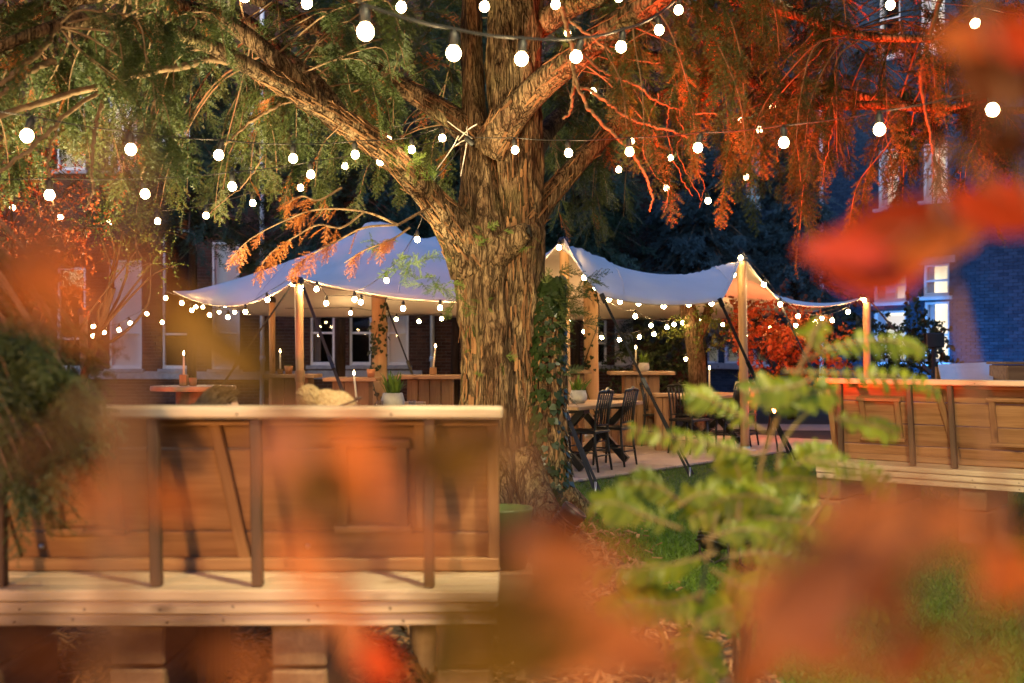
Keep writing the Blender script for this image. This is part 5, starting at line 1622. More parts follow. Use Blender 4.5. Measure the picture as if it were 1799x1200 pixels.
def bar_table(label, c, h=1.08, w=1.0, body=.62, rz=0.0, round_=False):
    root = thing('bar_table', label, 'table', (c[0], c[1], .035), rz, 'timber bar tables')
    if round_:
        b = MB(); b.lathe([(0, h - .05), (w / 2, h - .05), (w / 2 + .005, h - .03), (w / 2, h), (0, h)], 32); b.build('tabletop', M['table_wood'], root)
        b = MB(); b.lathe([(.30, 0), (.30, .05), (.19, .06), (.19, h - .06), (.30, h - .052)], 24); b.build('drum', M['sleeper'], root)
        return root
    for k in range(4):
        b = MB(); b.box((0, 0, 0), (w, .168, .05), bev=.006); o = b.build('plank', M['table_wood'], root); o.location = (0, -.255 + .17 * k, h - .025)
    n = max(3, int(body / .14))
    for k in range(n):
        b = MB(); b.box((0, 0, 0), (body / n - .006, .46, h - .055), bev=.006); o = b.build('board', M['pine_up'], root); o.location = (-body / 2 + body / n * (k + .5), 0, (h - .055) / 2)
    return root

def block_stool(label, c, h=.68, w=.34, rz=0.0):
    root = thing('block_stool', label, 'stool', (c[0], c[1], .035), rz, 'timber block stools')
    b = MB(); b.box((0, 0, h - .025), (w + .05, w + .02, .05), bev=.008); b.build('seat', M['table_wood'], root)
    for k in range(3):
        b = MB(); b.box((0, 0, 0), (w / 3 - .005, w - .04, h - .055), bev=.006); o = b.build('board', M['pine_up'], root); o.location = (-w / 3 + k * w / 3, 0, (h - .055) / 2)
    return root

def pot_plant(label, c, z, r=.11, m='concrete', n=34, fl=.26, sq=False, leaf='fern'):
    root = thing('potted_fern', label, 'potted plant', (c[0], c[1], z), 0, 'pots with plants on the tables')
    b = MB()
    if sq: b.lathe([(0, 0), (r * .75, 0), (r, r * 1.9), (r * .9, r * 1.9), (r * .85, r * 1.6), (0, r * 1.6)], 18)
    else: b.lathe([(0, 0), (r * .70, 0), (r * .98, r * .45), (r, r * .85), (r * .82, r * 1.5), (r * .74, r * 1.5), (r * .74, r * 1.2), (0, r * 1.2)], 20)
    b.build('pot', M[m], root, True)
    g = np.random.default_rng(int(abs(c[0] * 97 + c[1] * 13)))
    lf = MB()
    for _ in range(n):
        a = g.uniform(0, 2 * np.pi); e = g.uniform(.75, 1.5); l = fl * g.uniform(.6, 1.1)
        p0 = np.array([g.normal(0, r * .3), g.normal(0, r * .3), r * 1.2])
        d = np.array([math.cos(a) * math.cos(e), math.sin(a) * math.cos(e), math.sin(e)])
        s = np.array([-math.sin(a), math.cos(a), 0]) * l * .055
        p1 = p0 + d * l * .5; p2 = p0 + d * l + np.array([math.cos(a), math.sin(a), -.6]) * l * .12
        lf.add([p0 - s * .4, p0 + s * .4, p1 + s, p1 - s, p2, p1 + np.array([0, 0, .002])], [np.array([[0, 1, 2, 3]]), np.array([[3, 2, 4]])], rnd=g.uniform(0, 1))
    lf.build('leaves', M[leaf], root, kind='stuff')
    return root

def candle(label, c, z, h=.24, block=.09, tall=.11, lean=0.0):
    root = thing('candle', label, 'candle', (c[0], c[1], z), 0, 'lit taper candles')
    b = MB(); b.box((0, 0, tall / 2), (block, block, tall), bev=.008); b.build('wood_block', M['pine_up'], root)
    k = MB(); k.tube([(0, 0, tall - .02), (lean * .5, 0, tall + h * .5), (lean, 0, tall + h)], [.013, .0115, .010], 10); k.build('wax_stick', M['wax'], root, True)
    f = MB(); f.lathe([(0, 0), (.008, .008), (.0105, .02), (.006, .038), (0, .055)], 8, (lean, 0, tall + h + .004)); f.build('flame', M['flame'], root, True)
    return root

def tumbler(label, c, z):
    root = thing('tumbler', label, 'glass', (c[0], c[1], z), 0, 'tumblers on the hidden table')
    b = MB(); b.lathe([(0, .002), (.034, .002), (.040, .11), (.037, .11), (.031, .012), (0, .012)], 16); b.build('glass_cup', M['tumbler'], root, True)

TU = np.array([0.5, 0.866])
dining_table('timber dining table with black crossed legs, nearest the yew trunk', (.755, 12.8), TU)
tw0 = np.array([-TU[1], TU[0]])
dining_table('second timber dining table with black crossed legs, behind the bare tent pole', (2.75, 15.7), TU, L=1.8)
dining_table('third dining table, mostly hidden behind the nearer seat back', (-1.85, 11.4), np.array([1.0, .25]), L=1.9)

base_chair = make_chair('black spindle back chair, the one nearest the lawn at the first dining table')
CH = [base_chair]
def chair_at(x, y, face, label=None):
    """face: direction the sitter looks"""
    o = base_chair if label is None else copy_tree(base_chair)
    if label: o['label'] = label
    o.location = (x, y, .035); o.rotation_euler = (0, 0, math.atan2(face[1], face[0]) - math.pi / 2)
c0 = np.array([.755, 12.8]); out = -tw0
p = c0 + TU * .45 - out * .12; chair_at(p[0], p[1], tw0)
p = c0 + TU * 1.17 - out * .12; chair_at(p[0], p[1], tw0, 'black spindle back chair, second one along the first dining table')
p = c0 + TU * .45 + tw0 * .98; chair_at(p[0], p[1], -tw0, 'black spindle back chair across the first table, half behind the yew')
p = c0 + TU * 1.2 + tw0 * 1.0; chair_at(p[0], p[1], -tw0, 'black spindle back chair behind the white pot of the first table')
c1 = np.array([2.75, 15.7])
chair_at(2.42, 15.55, (.7, .7), 'black spindle back chair at the near end of the second table, beside the timber block')
p = c1 + TU * .55 - out * .02; chair_at(p[0], p[1], tw0, 'black spindle back chair right behind the bare tent pole')
p = c1 + TU * 1.25 - out * .02; chair_at(p[0], p[1], tw0, 'black spindle back chair at the second table, closest to the little red lamp')
p = c1 + TU * .6 + tw0 * 1.0; chair_at(p[0], p[1], -tw0, 'black spindle back chair on the far side of the second table')

def top_at(px, d): return ((px - CXP) / F * d, d)
bar_table('timber bar table with boxed body and a candle, just beside the yew trunk', top_at(757, 15.2), 1.07, .92, .60)
bar_table('round drum bar table before the white blind with a candle and small pot', top_at(340, 12.6), 1.0, .92, round_=True)
bar_table('timber bar table half hidden by the sleeved tent pole', top_at(515, 15.8), 1.07, .70, .5)
bar_table('timber bar table between the sleeved pole and the thick ivy pole', top_at(620, 15.6), 1.03, .72, .5)
bar_table('timber bar table before the dark shrub with a candle and white pot', top_at(1125, 17.0), 1.09, .95, .52)
bar_table('timber bar table in the gap between the yew and the ivy pole', top_at(1003, 17.6), 1.1, .6, .4)
block_stool('timber block stool behind the first dining table', top_at(1078, 15.6), .80, .30)
block_stool('tall timber block by the black chair of the second table', top_at(1168, 16.0), .80, .27)
block_stool('timber block stool beside the ivy pole, behind the long leaved fern', top_at(724, 13.6), .78, .26)
block_stool('timber block stool with dark underside beside the first table, near the trunk', top_at(1008, 15.8), .74, .24)

tz = .795
pc0 = c0 + TU * .75 + tw0 * .42
pot_plant('white stone pot with a fern on the first dining table', pc0 + np.array([.03, -.0]), tz, .105)
candle('lit candle in a pale block beside the white pot on the first table', pc0 + np.array([-.20, -.05]), tz, .25, .10, .105)
candle('lit candle on the second dining table before the blue wall', (2.86, 16.5), tz, .26, .08, .10)
pot_plant('white faceted pot on the second table behind the bare tent pole', (3.42, 16.9), tz, .12, n=8, fl=.3)
pot_plant('fern with long leaves in a white pot, above the nearer seat back', (top_at(690, 11.9)), tz + .0, .125, n=46, fl=.30)
candle('lit candle in a holder beside the blond head', top_at(627, 11.7), tz, .27, .07, .10, -.03)
tumbler('small glass tumbler to one side of the long leaved fern', top_at(667, 11.75), tz)
tumbler('small glass tumbler on the other side of the long leaved fern', top_at(724, 11.9), tz)
candle('lit candle leaning in a block on the bar table beside the yew trunk', top_at(761, 15.2), 1.105, .26, .09, .10, .03)
candle('lit candle in a tall block on the round drum table', top_at(323, 12.6), 1.035, .21, .085, .125)
pot_plant('tiny terracotta pot on the round drum table', top_at(339, 12.6), 1.035, .048, 'terracotta', 16, .07, True)
candle('lit candle on the bar table half hidden by the sleeved pole', top_at(492, 15.8), 1.105, .22, .07, .07)
pot_plant('terracotta pot on the bar table beside the sleeved pole', top_at(507, 15.7), 1.105, .06, 'terracotta', 12, .08, True)
candle('lit candle on the bar table before the dark shrub', top_at(1117, 17.0), 1.125, .23, .08, .10)
pot_plant('white pot with a fern on the bar table before the dark shrub', top_at(1131, 16.95), 1.125, .085, n=30, fl=.2)
pot_plant('small plant pot on the bar table behind the ivy pole', top_at(652, 15.5), 1.065, .06, 'terracotta', 14, .1, True)
# ------------------------------------------------------------------ timber booths
def booth(label, loc, rz, L, frames_, posts, battens, piers, hs):
    """local: x along the seat back, y away from the camera side, z up. The back leans towards -y at its top."""
    root = thing('timber_booth', label, 'bench booth', (loc[0], loc[1], 0), rz, 'timber booths on sleepers')
    zb, zt = .555, 1.16
    yb, yt = .30, .12
    lean = math.atan2(yb - yt, zt - zb)
    nrm = np.array([0, -math.cos(lean), -math.sin(lean)])
    sl = lambda t: np.array([0, yb + (yt - yb) * t, zb + (zt - zb) * t])     # up the slope
    slope = math.hypot(yb - yt, zt - zb)
    R = Matrix.Rotation(lean, 3, 'X')
    # four wide boards
    for k in range(len(hs) - 1):
        t = (hs[k] + hs[k + 1]) / 2
        b = MB(); b.box((0, 0, 0), (L, .022, (hs[k + 1] - hs[k]) * slope - .006), bev=.004)
        o = b.build('plank', M['pine'], root); o.location = tuple(sl(t) + np.array([L / 2, 0, 0])); o.rotation_euler = (lean, 0, 0)
    def on_face(name, x0, t0, x1, t1, w=.045, th=.03, m='pine_up'):
        a = sl(t0) + nrm * (.012 + th / 2) + np.array([x0, 0, 0]); c = sl(t1) + nrm * (.012 + th / 2) + np.array([x1, 0, 0])
        d = c - a; ln = np.linalg.norm(d)
        b = MB(); b.box((0, 0, 0), (w, th, ln), bev=.004)
        o = b.build(name, M[m], root); o.location = tuple((a + c) / 2)
        z = d / ln; y = -nrm; x = np.cross(y, z)
        o.rotation_euler = Matrix(np.column_stack([x, y, z]).tolist()).to_euler()
        return o
    for (x0, t0, x1, t1) in battens: on_face('batten', x0, t0, x1, t1)
    for (x0, x1, t0, t1) in frames_:
        for (a, c) in ((x0, x0 + .0), (x1, x1)): on_face('frame_stile', a, t0 + .02, c, t1 - .02, .042, .035)
        for t in (t0, t1):
            a = sl(t) + nrm * .034 + np.array([(x0 + x1) / 2, 0, 0])
            b = MB(); b.box((0, 0, 0), (x1 - x0 + .07, .044, .028), bev=.005); o = b.build('frame_rail', M['pine'], root); o.location = tuple(a); o.rotation_euler = (lean, 0, 0)
    # end boards
    for x in (.022, L - .022): on_face('end_stile', x, .0, x, .99, .044, .034)
    # ledge, bottom rail, nosing boards
    b = MB(); b.box((0, 0, 0), (L, .045, .05), bev=.006); o = b.build('bottom_rail', M['pine'], root); o.location = (L / 2, yb - .045, zb + .026)
    for k in range(3):
        b = MB(); b.box((0, 0, 0), (L, .125, .04), bev=.005); o = b.build('ledge_board', M['cap_wood'], root); o.location = (L / 2, -.045 + .13 * k, zb - .022)
    for k, (y, z, h) in enumerate(((-.075, zb - .067, .044), (-.062, zb - .113, .044))):
        b = MB(); b.box((0, 0, 0), (L, .045, h), bev=.005); o = b.build('nosing_board', M['cap_wood'], root); o.location = (L / 2, y, z)
    # cap and the square posts that prop it
    b = MB(); b.box((0, 0, 0), (L + .03, .16, .042), bev=.008); o = b.build('cap_rail', M['cap_wood'], root); o.location = (L / 2, .035, zt + .022)
    b = MB(); b.box((0, 0, 0), (L, .03, .03), bev=.004); o = b.build('cap_cleat', M['pine'], root); o.location = (L / 2, .09, zt - .016)
    for (xt, xb) in posts:
        b = MB(); b.beam((xb, -.045, zb), (xt, -.005, zt - .001), .038, .045, up=(0, 1, 0), bev=.004); b.build('post', M['stain_post'], root)
    # sleepers: two stacked under the seat at each pier
    for x in piers:
        for (z, h) in ((.355, .20), (.13, .24)):
            b = MB(); b.box((0, 0, 0), (.55, .20, h - .006), bev=.01); o = b.build('sleeper', M['sleeper'], root); o.location = (x, .235 + random.uniform(-.008, .008), z); o.rotation_euler = (0, 0, math.pi / 2)
    # the seat on the other side
    for k in range(3):
        b = MB(); b.box((0, 0, 0), (L, .15, .035), bev=.005); o = b.build('seat_board', M['pine'], root); o.location = (L / 2, .42 + .155 * k, .45)
    for x in (.06, L * .5, L - .06):
        b = MB(); b.box((0, 0, 0), (.05, .40, .43), bev=.005); o = b.build('seat_leg', M['pine_up'], root); o.location = (x, .60, .215)
    # screw heads along the nosing and the cap
    sc_ = MB(); sc_.lathe([(.0045, 0), (.0045, .0015), (0, .002)], 8, (0, 0, 0), Matrix.Rotation(math.pi / 2, 3, 'X'))
    sm_ = sc_.mesh('screw', M['black'])
    for k in range(9):
        x = L * (k + .5) / 9 + random.uniform(-.03, .03)
        link('screw', sm_, root, (x, -.0978, zb - .067 + random.uniform(-.008, .008)))
        link('screw', sm_, root, (x + random.uniform(-.05, .05), -.0848, zb - .113 + random.uniform(-.008, .008)))
        if k % 2: link('screw', sm_, root, (x, -.0455, zt + .018))
    # bolts
    for (x, t) in ((.62, .16), (1.46, .16), (1.66, .16)):
        if x < L:
            c = sl(t) + nrm * .012
            b = MB(); b.lathe([(0, .012), (.010, .010), (.013, 0), (.013, -.004)], 10, c + np.array([x, 0, 0]), np.array(nrm.tolist() and Vector(nrm).to_track_quat('Z', 'Y').to_matrix()))
            b.build('bolt', M['steel'], root, True)
    return root
# nearer booth: its end stands just before the yew
LX = -2.45
def bx(px, d=4.2): return (px - CXP) / F * d - LX
booth('timber booth with pale cap rail standing before the yew trunk', (LX, 4.17), 0.0, 2.40,
      [(bx(590), bx(700), .30, .86), (bx(86, 4.3), bx(195, 4.3), .28, .95)],
      [(bx(275), bx(287)), (bx(452), bx(461)), (bx(755), bx(757)), (bx(8), bx(18)), (bx(-190), bx(-180))],
      [(bx(368), .98, bx(412, 4.25), .06), (bx(735), .98, bx(735), .3), (bx(-60), .95, bx(-20), .1)], [bx(235, 4.1), bx(522, 4.1), bx(812, 4.1), bx(-60, 4.1)], [0, .26, .80, 1.0])
ang = math.atan2(8.1 - 9.05, 3.64 - 2.44)
booth('timber booth of warm boards at the far side of the lawn', (2.44, 9.0), ang, 3.0,
      [(.28, .56, .30, .82), (1.26, 1.56, .30, .85), (2.25, 2.55, .3, .85)],
      [(.16, .19), (.70, .745), (1.0, 1.05), (1.72, 1.76), (2.05, 2.09)],
      [(.88, .92, .98, .06), (1.9, .92, 1.98, .06)], [.08, .52, 1.17, 1.75, 2.4], [0, .21, .49, .78, 1.0])

def loose_boards():
    # white board and timber crate beyond the far booth
    r = thing('white_board_roof', 'sloping white board on a low frame behind the far booth', 'board', tuple(P(1695, 0, 14.5))[:2] + (0,))
    b = MB(); a = np.array(P(1648, 640, 15.0)); c = np.array(P(1742, 636, 14.7)); e = np.array(P(1655, 672, 13.4)); f = np.array(P(1746, 674, 13.2))
    th = np.array([0, 0, -.03])
    b.add([a, c, f, e, a + th, c + th, f + th, e + th], [np.array([[0, 3, 2, 1], [4, 5, 6, 7], [0, 1, 5, 4], [1, 2, 6, 5], [2, 3, 7, 6], [3, 0, 4, 7]])])
    b.build('board', M['panel_white'], r, world=True)
    for q in (a, c, e, f):
        l = MB(); l.box((q[0], q[1], (q[2] - .03) / 2), (.06, .06, q[2] - .035), bev=.004); l.build('leg', M['sleeper'], r, world=True)
    r = thing('timber_crate', 'brown timber crate standing behind the far booth beside the white board', 'crate', tuple(P(1800, 0, 13.5))[:2] + (0,))
    for k in range(5):
        b = MB(); b.box((0, 0, 0), (.62, .03, .245), bev=.005); o = b.build('plank', M['sleeper'], r); o.location = (0, -.25, .13 + .25 * k)
        b = MB(); b.box((0, 0, 0), (.03, .46, .245), bev=.005); o = b.build('plank', M['sleeper'], r); o.location = (-.296, 0, .13 + .25 * k)
        b = MB(); b.box((0, 0, 0), (.03, .46, .245), bev=.005); o = b.build('plank', M['sleeper'], r); o.location = (.296, 0, .13 + .25 * k)
        b = MB(); b.box((0, 0, 0), (.62, .03, .245), bev=.005); o = b.build('plank', M['sleeper'], r); o.location = (0, .25, .13 + .25 * k)
    b = MB(); b.box((0, 0, 1.28), (.68, .56, .03), bev=.005); b.build('lid', M['sleeper'], r)
    r = thing('notice_post', 'dark box sign on a post before the lit ground floor window', 'sign', tuple(P(1640, 0, 20))[:2] + (0,))
    b = MB(); b.box((0, 0, .8), (.07, .07, 1.6), bev=.005); b.build('post', M['black'], r)
    b = MB(); b.box((0, -.03, 1.62), (.32, .14, .26), bev=.015); b.build('box', M['black'], r)
    r = thing('enamel_bucket', 'green enamel bucket behind the end of the nearer booth', 'bucket', tuple(P(888, 0, 5.6))[:2] + (0,))
    b = MB(); z = .66
    b.lathe([(0, .02), (.10, .02), (.135, .30), (.14, .31), (.128, .31), (.095, .04), (0, .035)], 22, (0, 0, z - .33)); b.build('pail', M['bucket'], r, True)
    b = MB(); b.box((0, 0, z - .33 - .155 + .0), (.26, .26, .34), bev=.01); b.build('stand', M['sleeper'], r)
loose_boards()

# ------------------------------------------------------------------ people seated in the nearer booth
def person(label, loc, rz, hair, cloth, head_tilt=.3, bun=False, sc=1.0):
    root = thing('person', label, 'person', loc, rz, None)
    # local: faces +y, seat at z .47
    def skin_obj(name, pts, edges, rad, m, sub=2, rootv=0):
        me = bpy.data.meshes.new(name); me.from_pydata(pts, edges, []); me.update()
        o = link(name, me, root)
        me.materials.append(M[m])
        md = o.modifiers.new('skin', 'SKIN'); md.use_smooth_shade = True
        for i, r in enumerate(rad):
            v = me.skin_vertices[0].data[i]; v.radius = r if isinstance(r, tuple) else (r, r); v.use_root = (i == rootv)
        s = o.modifiers.new('sub', 'SUBSURF'); s.levels = sub; s.render_levels = sub
        return o
    hz = 1.10
    pts = [(0, 0, .55), (0, -.01, .70), (0, .0, .86), (0, .02, .97), (0, .05, 1.02)]
    ed = [(0, 1), (1, 2), (2, 3), (3, 4)]
    rad = [(.17, .12), (.15, .11), (.17, .11), (.10, .08), (.055, .055)]
    def add(chain, rr, frm):
        prev = frm
        for p_, r_ in zip(chain, rr):
            pts.append(p_); rad.append(r_); ed.append((prev, len(pts) - 1)); prev = len(pts) - 1
        return prev
    hands = []
    for s in (-1, 1):
        add([(s * .10, .06, .54), (s * .12, .42, .54), (s * .12, .45, .30), (s * .12, .44, .10), (s * .12, .46, .05), (s * .13, .60, .035)], [.095, .075, .058, .045, .045, .035], 0)
        e = add([(s * .17, .01, .92), (s * .22, .02, .86), (s * .24, .06, .64), (s * .18, .27, .66), (s * .15, .35, .68)], [.065, .055, .042, .033, .026], 2)
        hands.append((s, e))
    skin_obj('body', pts, ed, rad, cloth)
    for s, e in hands:      # palms and five fingers
        hp, he, hr = [(s * .15, .345, .68), (s * .145, .41, .675)], [(0, 1)], [.024, (.036, .018)]
        for k, (dx, ln) in enumerate(((-.026, .060), (-.009, .072), (.009, .068), (.026, .052))):
            b0 = len(hp)
            hp += [(s * .145 + dx, .44, .678), (s * .145 + dx * 1.1, .44 + ln * .5, .672), (s * .145 + dx * 1.1, .44 + ln, .655)]
            hr += [.0105, .009, .0075]; he += [(1, b0), (b0, b0 + 1), (b0 + 1, b0 + 2)]
        b0 = len(hp); hp += [(s * .145 - s * .045, .40, .672), (s * .145 - s * .055, .435, .665)]; hr += [.011, .009]; he += [(0, b0), (b0, b0 + 1)]
        skin_obj('hand', hp, he, hr, 'skin', 1)
    # head: shaped ellipsoid with brow, nose, chin
    g = MB()
    nu_, nv_ = 32, 22
    V = []
    for i in range(nv_ + 1):
        ph = math.pi * i / nv_
        for j in range(nu_):
            th = 2 * math.pi * j / nu_
            x, y, z = math.sin(ph) * math.cos(th), math.sin(ph) * math.sin(th), math.cos(ph)
            X, Y, Z = x * .076, y * .096, z * .118
            if z < 0: X *= 1 - .28 * z * z; Y = Y * (1 - .12 * z * z) + .012 * (-z)
            if y > .6:
                Y += .022 * math.exp(-((x / .16) ** 2 + ((z + .12) / .17) ** 2))       # nose
                Y += .006 * math.exp(-((x / .5) ** 2 + ((z - .22) / .1) ** 2))          # brow
                Y -= .010 * math.exp(-(((abs(x) - .36) / .16) ** 2 + ((z - .05) / .1) ** 2))  # sockets
                Y += .008 * math.exp(-((x / .22) ** 2 + ((z + .75) / .14) ** 2))        # chin
                Y += .004 * math.exp(-((x / .25) ** 2 + ((z + .47) / .07) ** 2))        # lips
            V.append((X, Y, Z))
    i = np.arange(nv_)[:, None]; j = np.arange(nu_)[None]
    g.add(V, [np.stack([i * nu_ + j, (i + 1) * nu_ + j, (i + 1) * nu_ + (j + 1) % nu_, i * nu_ + (j + 1) % nu_], -1).reshape(-1, 4)])
    g.tube([(0, -.02, -.06), (0, -.035, -.19)], [.052, .056], 16)
    for s in (-1, 1):
        g.tube(spline([(s * .076, -.01, .02), (s * .086, -.025, .028), (s * .088, -.025, -.005), (s * .078, -.008, -.03)], 10), .009, 8)
    head = g.build('head', M['skin'], root, True)
    head.location = (0, .075, hz); head.rotation_euler = (-head_tilt, 0, 0)
    for s in (-1, 1):
        e = MB(); e.lathe([(0, -.012), (.009, -.008), (.012, 0), (.009, .008), (0, .012)], 10, (s * .030, .084, .006)); e.build('eye', M['eye'], head, True)
    e = MB(); e.tube([(-.022, .098, -.055), (0, .105, -.053), (.022, .098, -.055)], [.003, .006, .003], 8); e.build('mouth', M['lip'], head, True)
    # hair: a cap of many strands swept back
    hm = MB(); r_ = np.random.default_rng(int(loc[0] * 100) + 500)
    cap = []
    for i_ in range(15):
        ph = math.pi * .60 * i_ / 14
        for j_ in range(30):
            th = 2 * math.pi * j_ / 30
            x, y, z = math.sin(ph) * math.cos(th), math.sin(ph) * math.sin(th), math.cos(ph)
            lim = .46 if y > .25 else 1.0
            k = 1.07 + .05 * r_.uniform()
            cap.append((x * .076 * k, y * .096 * k - .004, z * .118 * k) if ph < math.pi * .6 * lim or y < .25 else (x * .076 * .97, y * .096 * .95, z * .118 * .97))
    i = np.arange(14)[:, None]; j = np.arange(30)[None]
    hm.add(cap, [np.stack([i * 30 + j, (i + 1) * 30 + j, (i + 1) * 30 + (j + 1) % 30, i * 30 + (j + 1) % 30], -1).reshape(-1, 4)])
    for _ in range(520 if bun else 420):
        a = r_.uniform(0, 2 * np.pi); e = r_.uniform(.05, 1.25)
        x, y, z = math.cos(a) * math.cos(e), math.sin(a) * math.cos(e), math.sin(e)
        if y > .45 and z < .75: continue
        p0 = np.array([x * .080, y * .100 - .004, z * .124])
        if bun:
            tgt = np.array([0, -.115, .075]); mid = (p0 + tgt) / 2; mid *= 1.0 + .18 * (1 - abs(y)); 
            mid[2] += .012
            q = spline([p0, mid, tgt + r_.normal(0, .015, 3)], 6)
        else:
            d = np.array([r_.normal(0, .4), .6 if z > .5 else -.6, .5 if z > .5 else -.5])
            q = spline([p0, p0 * 1.06 + d * .016, p0 * 1.08 + d * .032], 5)
        hm.tube(q, np.linspace(.0035, .0012, len(q)), 4, False)
    if bun:
        c = np.array([0, -.135, .085])
        for _ in range(170):
            a0 = r_.uniform(0, 6.28); ax = r_.normal(0, 1, 3); ax /= np.linalg.norm(ax); u_ = np.cross(ax, (1, .3, .2)); u_ /= np.linalg.norm(u_); w_ = np.cross(ax, u_)
            rr = r_.uniform(.035, .052)
            q = [c + (u_ * math.cos(a0 + t) + w_ * math.sin(a0 + t)) * rr for t in np.linspace(0, 2.4, 7)]
            hm.tube(q, .0038, 4, False)
    hm.build('hair', M[hair], head, True)
    if bun:
        gl = MB(); gl.tube(spline([(-.088, -.03, .055), (-.07, .055, .10), (0, .085, .115), (.07, .055, .10), (.088, -.03, .055)], 24), .005, 6)
        gl.build('hair_band', M['black'], head, True)
    root.scale = (sc,) * 3
    return root
person('person with short brown hair seen over the nearer seat back, face turned sideways', (-1.335, 4.86, -.005), math.radians(-72), 'hair_brown', 'cloth_dark', .10, sc=1.02)
person('person with blond hair in a bun seen over the nearer seat back', (-.83, 4.9, -.005), math.radians(-78), 'hair_blond', 'cloth_cream', .16, True, sc=1.01)

# ------------------------------------------------------------------ plant with feathered leaves on the lawn edge
def leaflet_mesh(name, m, l=1.0, w=.42, curl=.12, fold=.18):
    n, k = 7, 5
    V = []
    for i in range(n):
        t = i / (n - 1)
        wd = w * .5 * (math.sin(math.pi * min(1, t * .93 + .05)) ** .75) * l + .002
        for j in range(k):
            s = -1 + 2 * j / (k - 1)
            V.append((l * t, s * wd, fold * abs(s) * wd - curl * l * t * t + .02 * l * math.sin(9 * t + s * 2)))
    i = np.arange(n - 1)[:, None]; j = np.arange(k - 1)[None]
    f = np.stack([i * k + j, (i + 1) * k + j, (i + 1) * k + j + 1, i * k + j + 1], -1).reshape(-1, 4)
    b = MB(); b.add(V, [f])
    return b.mesh(name, m, True)

def frond_plant(label, base, stems, fronds, seed):
    root = thing('feather_leaved_plant', label, 'plant', base, 0, 'feather leaved plants')
    g = np.random.default_rng(seed)
    off = np.array(base)
    LM = [leaflet_mesh('leaflet', M['frond'], 1.0, .5, .10), leaflet_mesh('leaflet', M['frond'], 1.0, .42, .25, .3)]
    for st in stems:
        q = spline([off] + [np.array(P(x[0], x[1], x[2] * KD)) for x in st], 30)
        b = MB(); b.tube(q, np.linspace(.0075, .0035, 30), 7); b.build('stem', M['frond_stem'], root, True, world=True)
    spare = MB(); count = 0
    for fr in fronds:
        pts = [np.array(P(*x)) for x in fr['p']]
        q = spline(pts, 26)
        b = MB(); b.tube(q, np.linspace(.004, .0015, 26), 5)
        fo = b.build('frond', M['frond_stem'], root, True, world=True)
        L = np.linalg.norm(np.diff(q, axis=0), axis=1).sum()
        n = int(fr.get('n', 8) * 1.45)
        for k in range(n):
            for s in (-1, 1):
                u = (.16 + .80 * k / (n - 1)) * 25; i = min(24, int(u))
                c = q[i] + (q[i + 1] - q[i]) * (u - i)
                t = q[min(25, i + 1)] - q[i]; t /= np.linalg.norm(t)
                upv = np.array(fr.get('up', (0, -.75, .66))); sd = np.cross(upv, t); sd /= np.linalg.norm(sd); up = np.cross(t, sd)
                d = t * .35 + sd * s * .9 + up * g.normal(-.10, .14); d /= np.linalg.norm(d)
                y = np.cross(up, d); y /= np.linalg.norm(y); z = np.cross(d, y)
                ll = 1.0 * fr.get('l', .05) * (.75 + .5 * math.sin(math.pi * (k + .5) / n)) * g.uniform(.65, 1.2)
                o = link('leaflet', LM[int(g.integers(0, 2))], fo, tuple(c - off))
                o.rotation_euler = Matrix(np.column_stack([d, y, z]).tolist()).to_euler(); o.scale = (ll,) * 3
    return root
D1 = 3.1
KD = .84
def fr(pts, d=D1, **k):
    k['l'] = k.get('l', .05) * KD
    return dict(p=[(x, y, d * KD) for x, y in pts], **k)
frond_plant('plant with feathered lime green leaves rising in front of the far booth', tuple(P(1310, 0, 2.65))[:2] + (0,),
    [[(1300, 1150, 3.15), (1330, 900, 3.12), (1345, 790, 3.1), (1425, 600, 3.08), (1440, 555, 3.08)],
     [(1310, 1150, 3.2), (1360, 900, 3.2), (1375, 780, 3.2), (1445, 700, 3.2)],
     [(1330, 1100, 3.0), (1400, 950, 3.0), (1470, 850, 3.0)]],
    [fr([(1405, 640), (1460, 612), (1530, 598), (1590, 603), (1624, 618)], l=.042, n=9),
     fr([(1375, 652), (1450, 655), (1530, 660), (1600, 668), (1652, 690)], 3.15, l=.042, n=9),
     fr([(1430, 665), (1390, 680), (1350, 684), (1310, 690)], 3.0, l=.05, n=6),
     fr([(1345, 760), (1290, 725), (1240, 700), (1205, 688)], 3.3, l=.045, n=7),
     fr([(1460, 735), (1500, 740), (1545, 750), (1578, 762)], 3.1, l=.04, n=7),
     fr([(1345, 800), (1270, 785), (1190, 768), (1105, 752)], 3.1, l=.045, n=8),
     fr([(1420, 810), (1480, 815), (1535, 830), (1575, 868)], 3.0, l=.045, n=7),
     fr([(1455, 560), (1440, 575), (1425, 585), (1418, 590)], 3.1, l=.045, n=4),
     fr([(1340, 720), (1380, 700), (1430, 690), (1468, 690)], 3.1, l=.055, n=6)], 81)
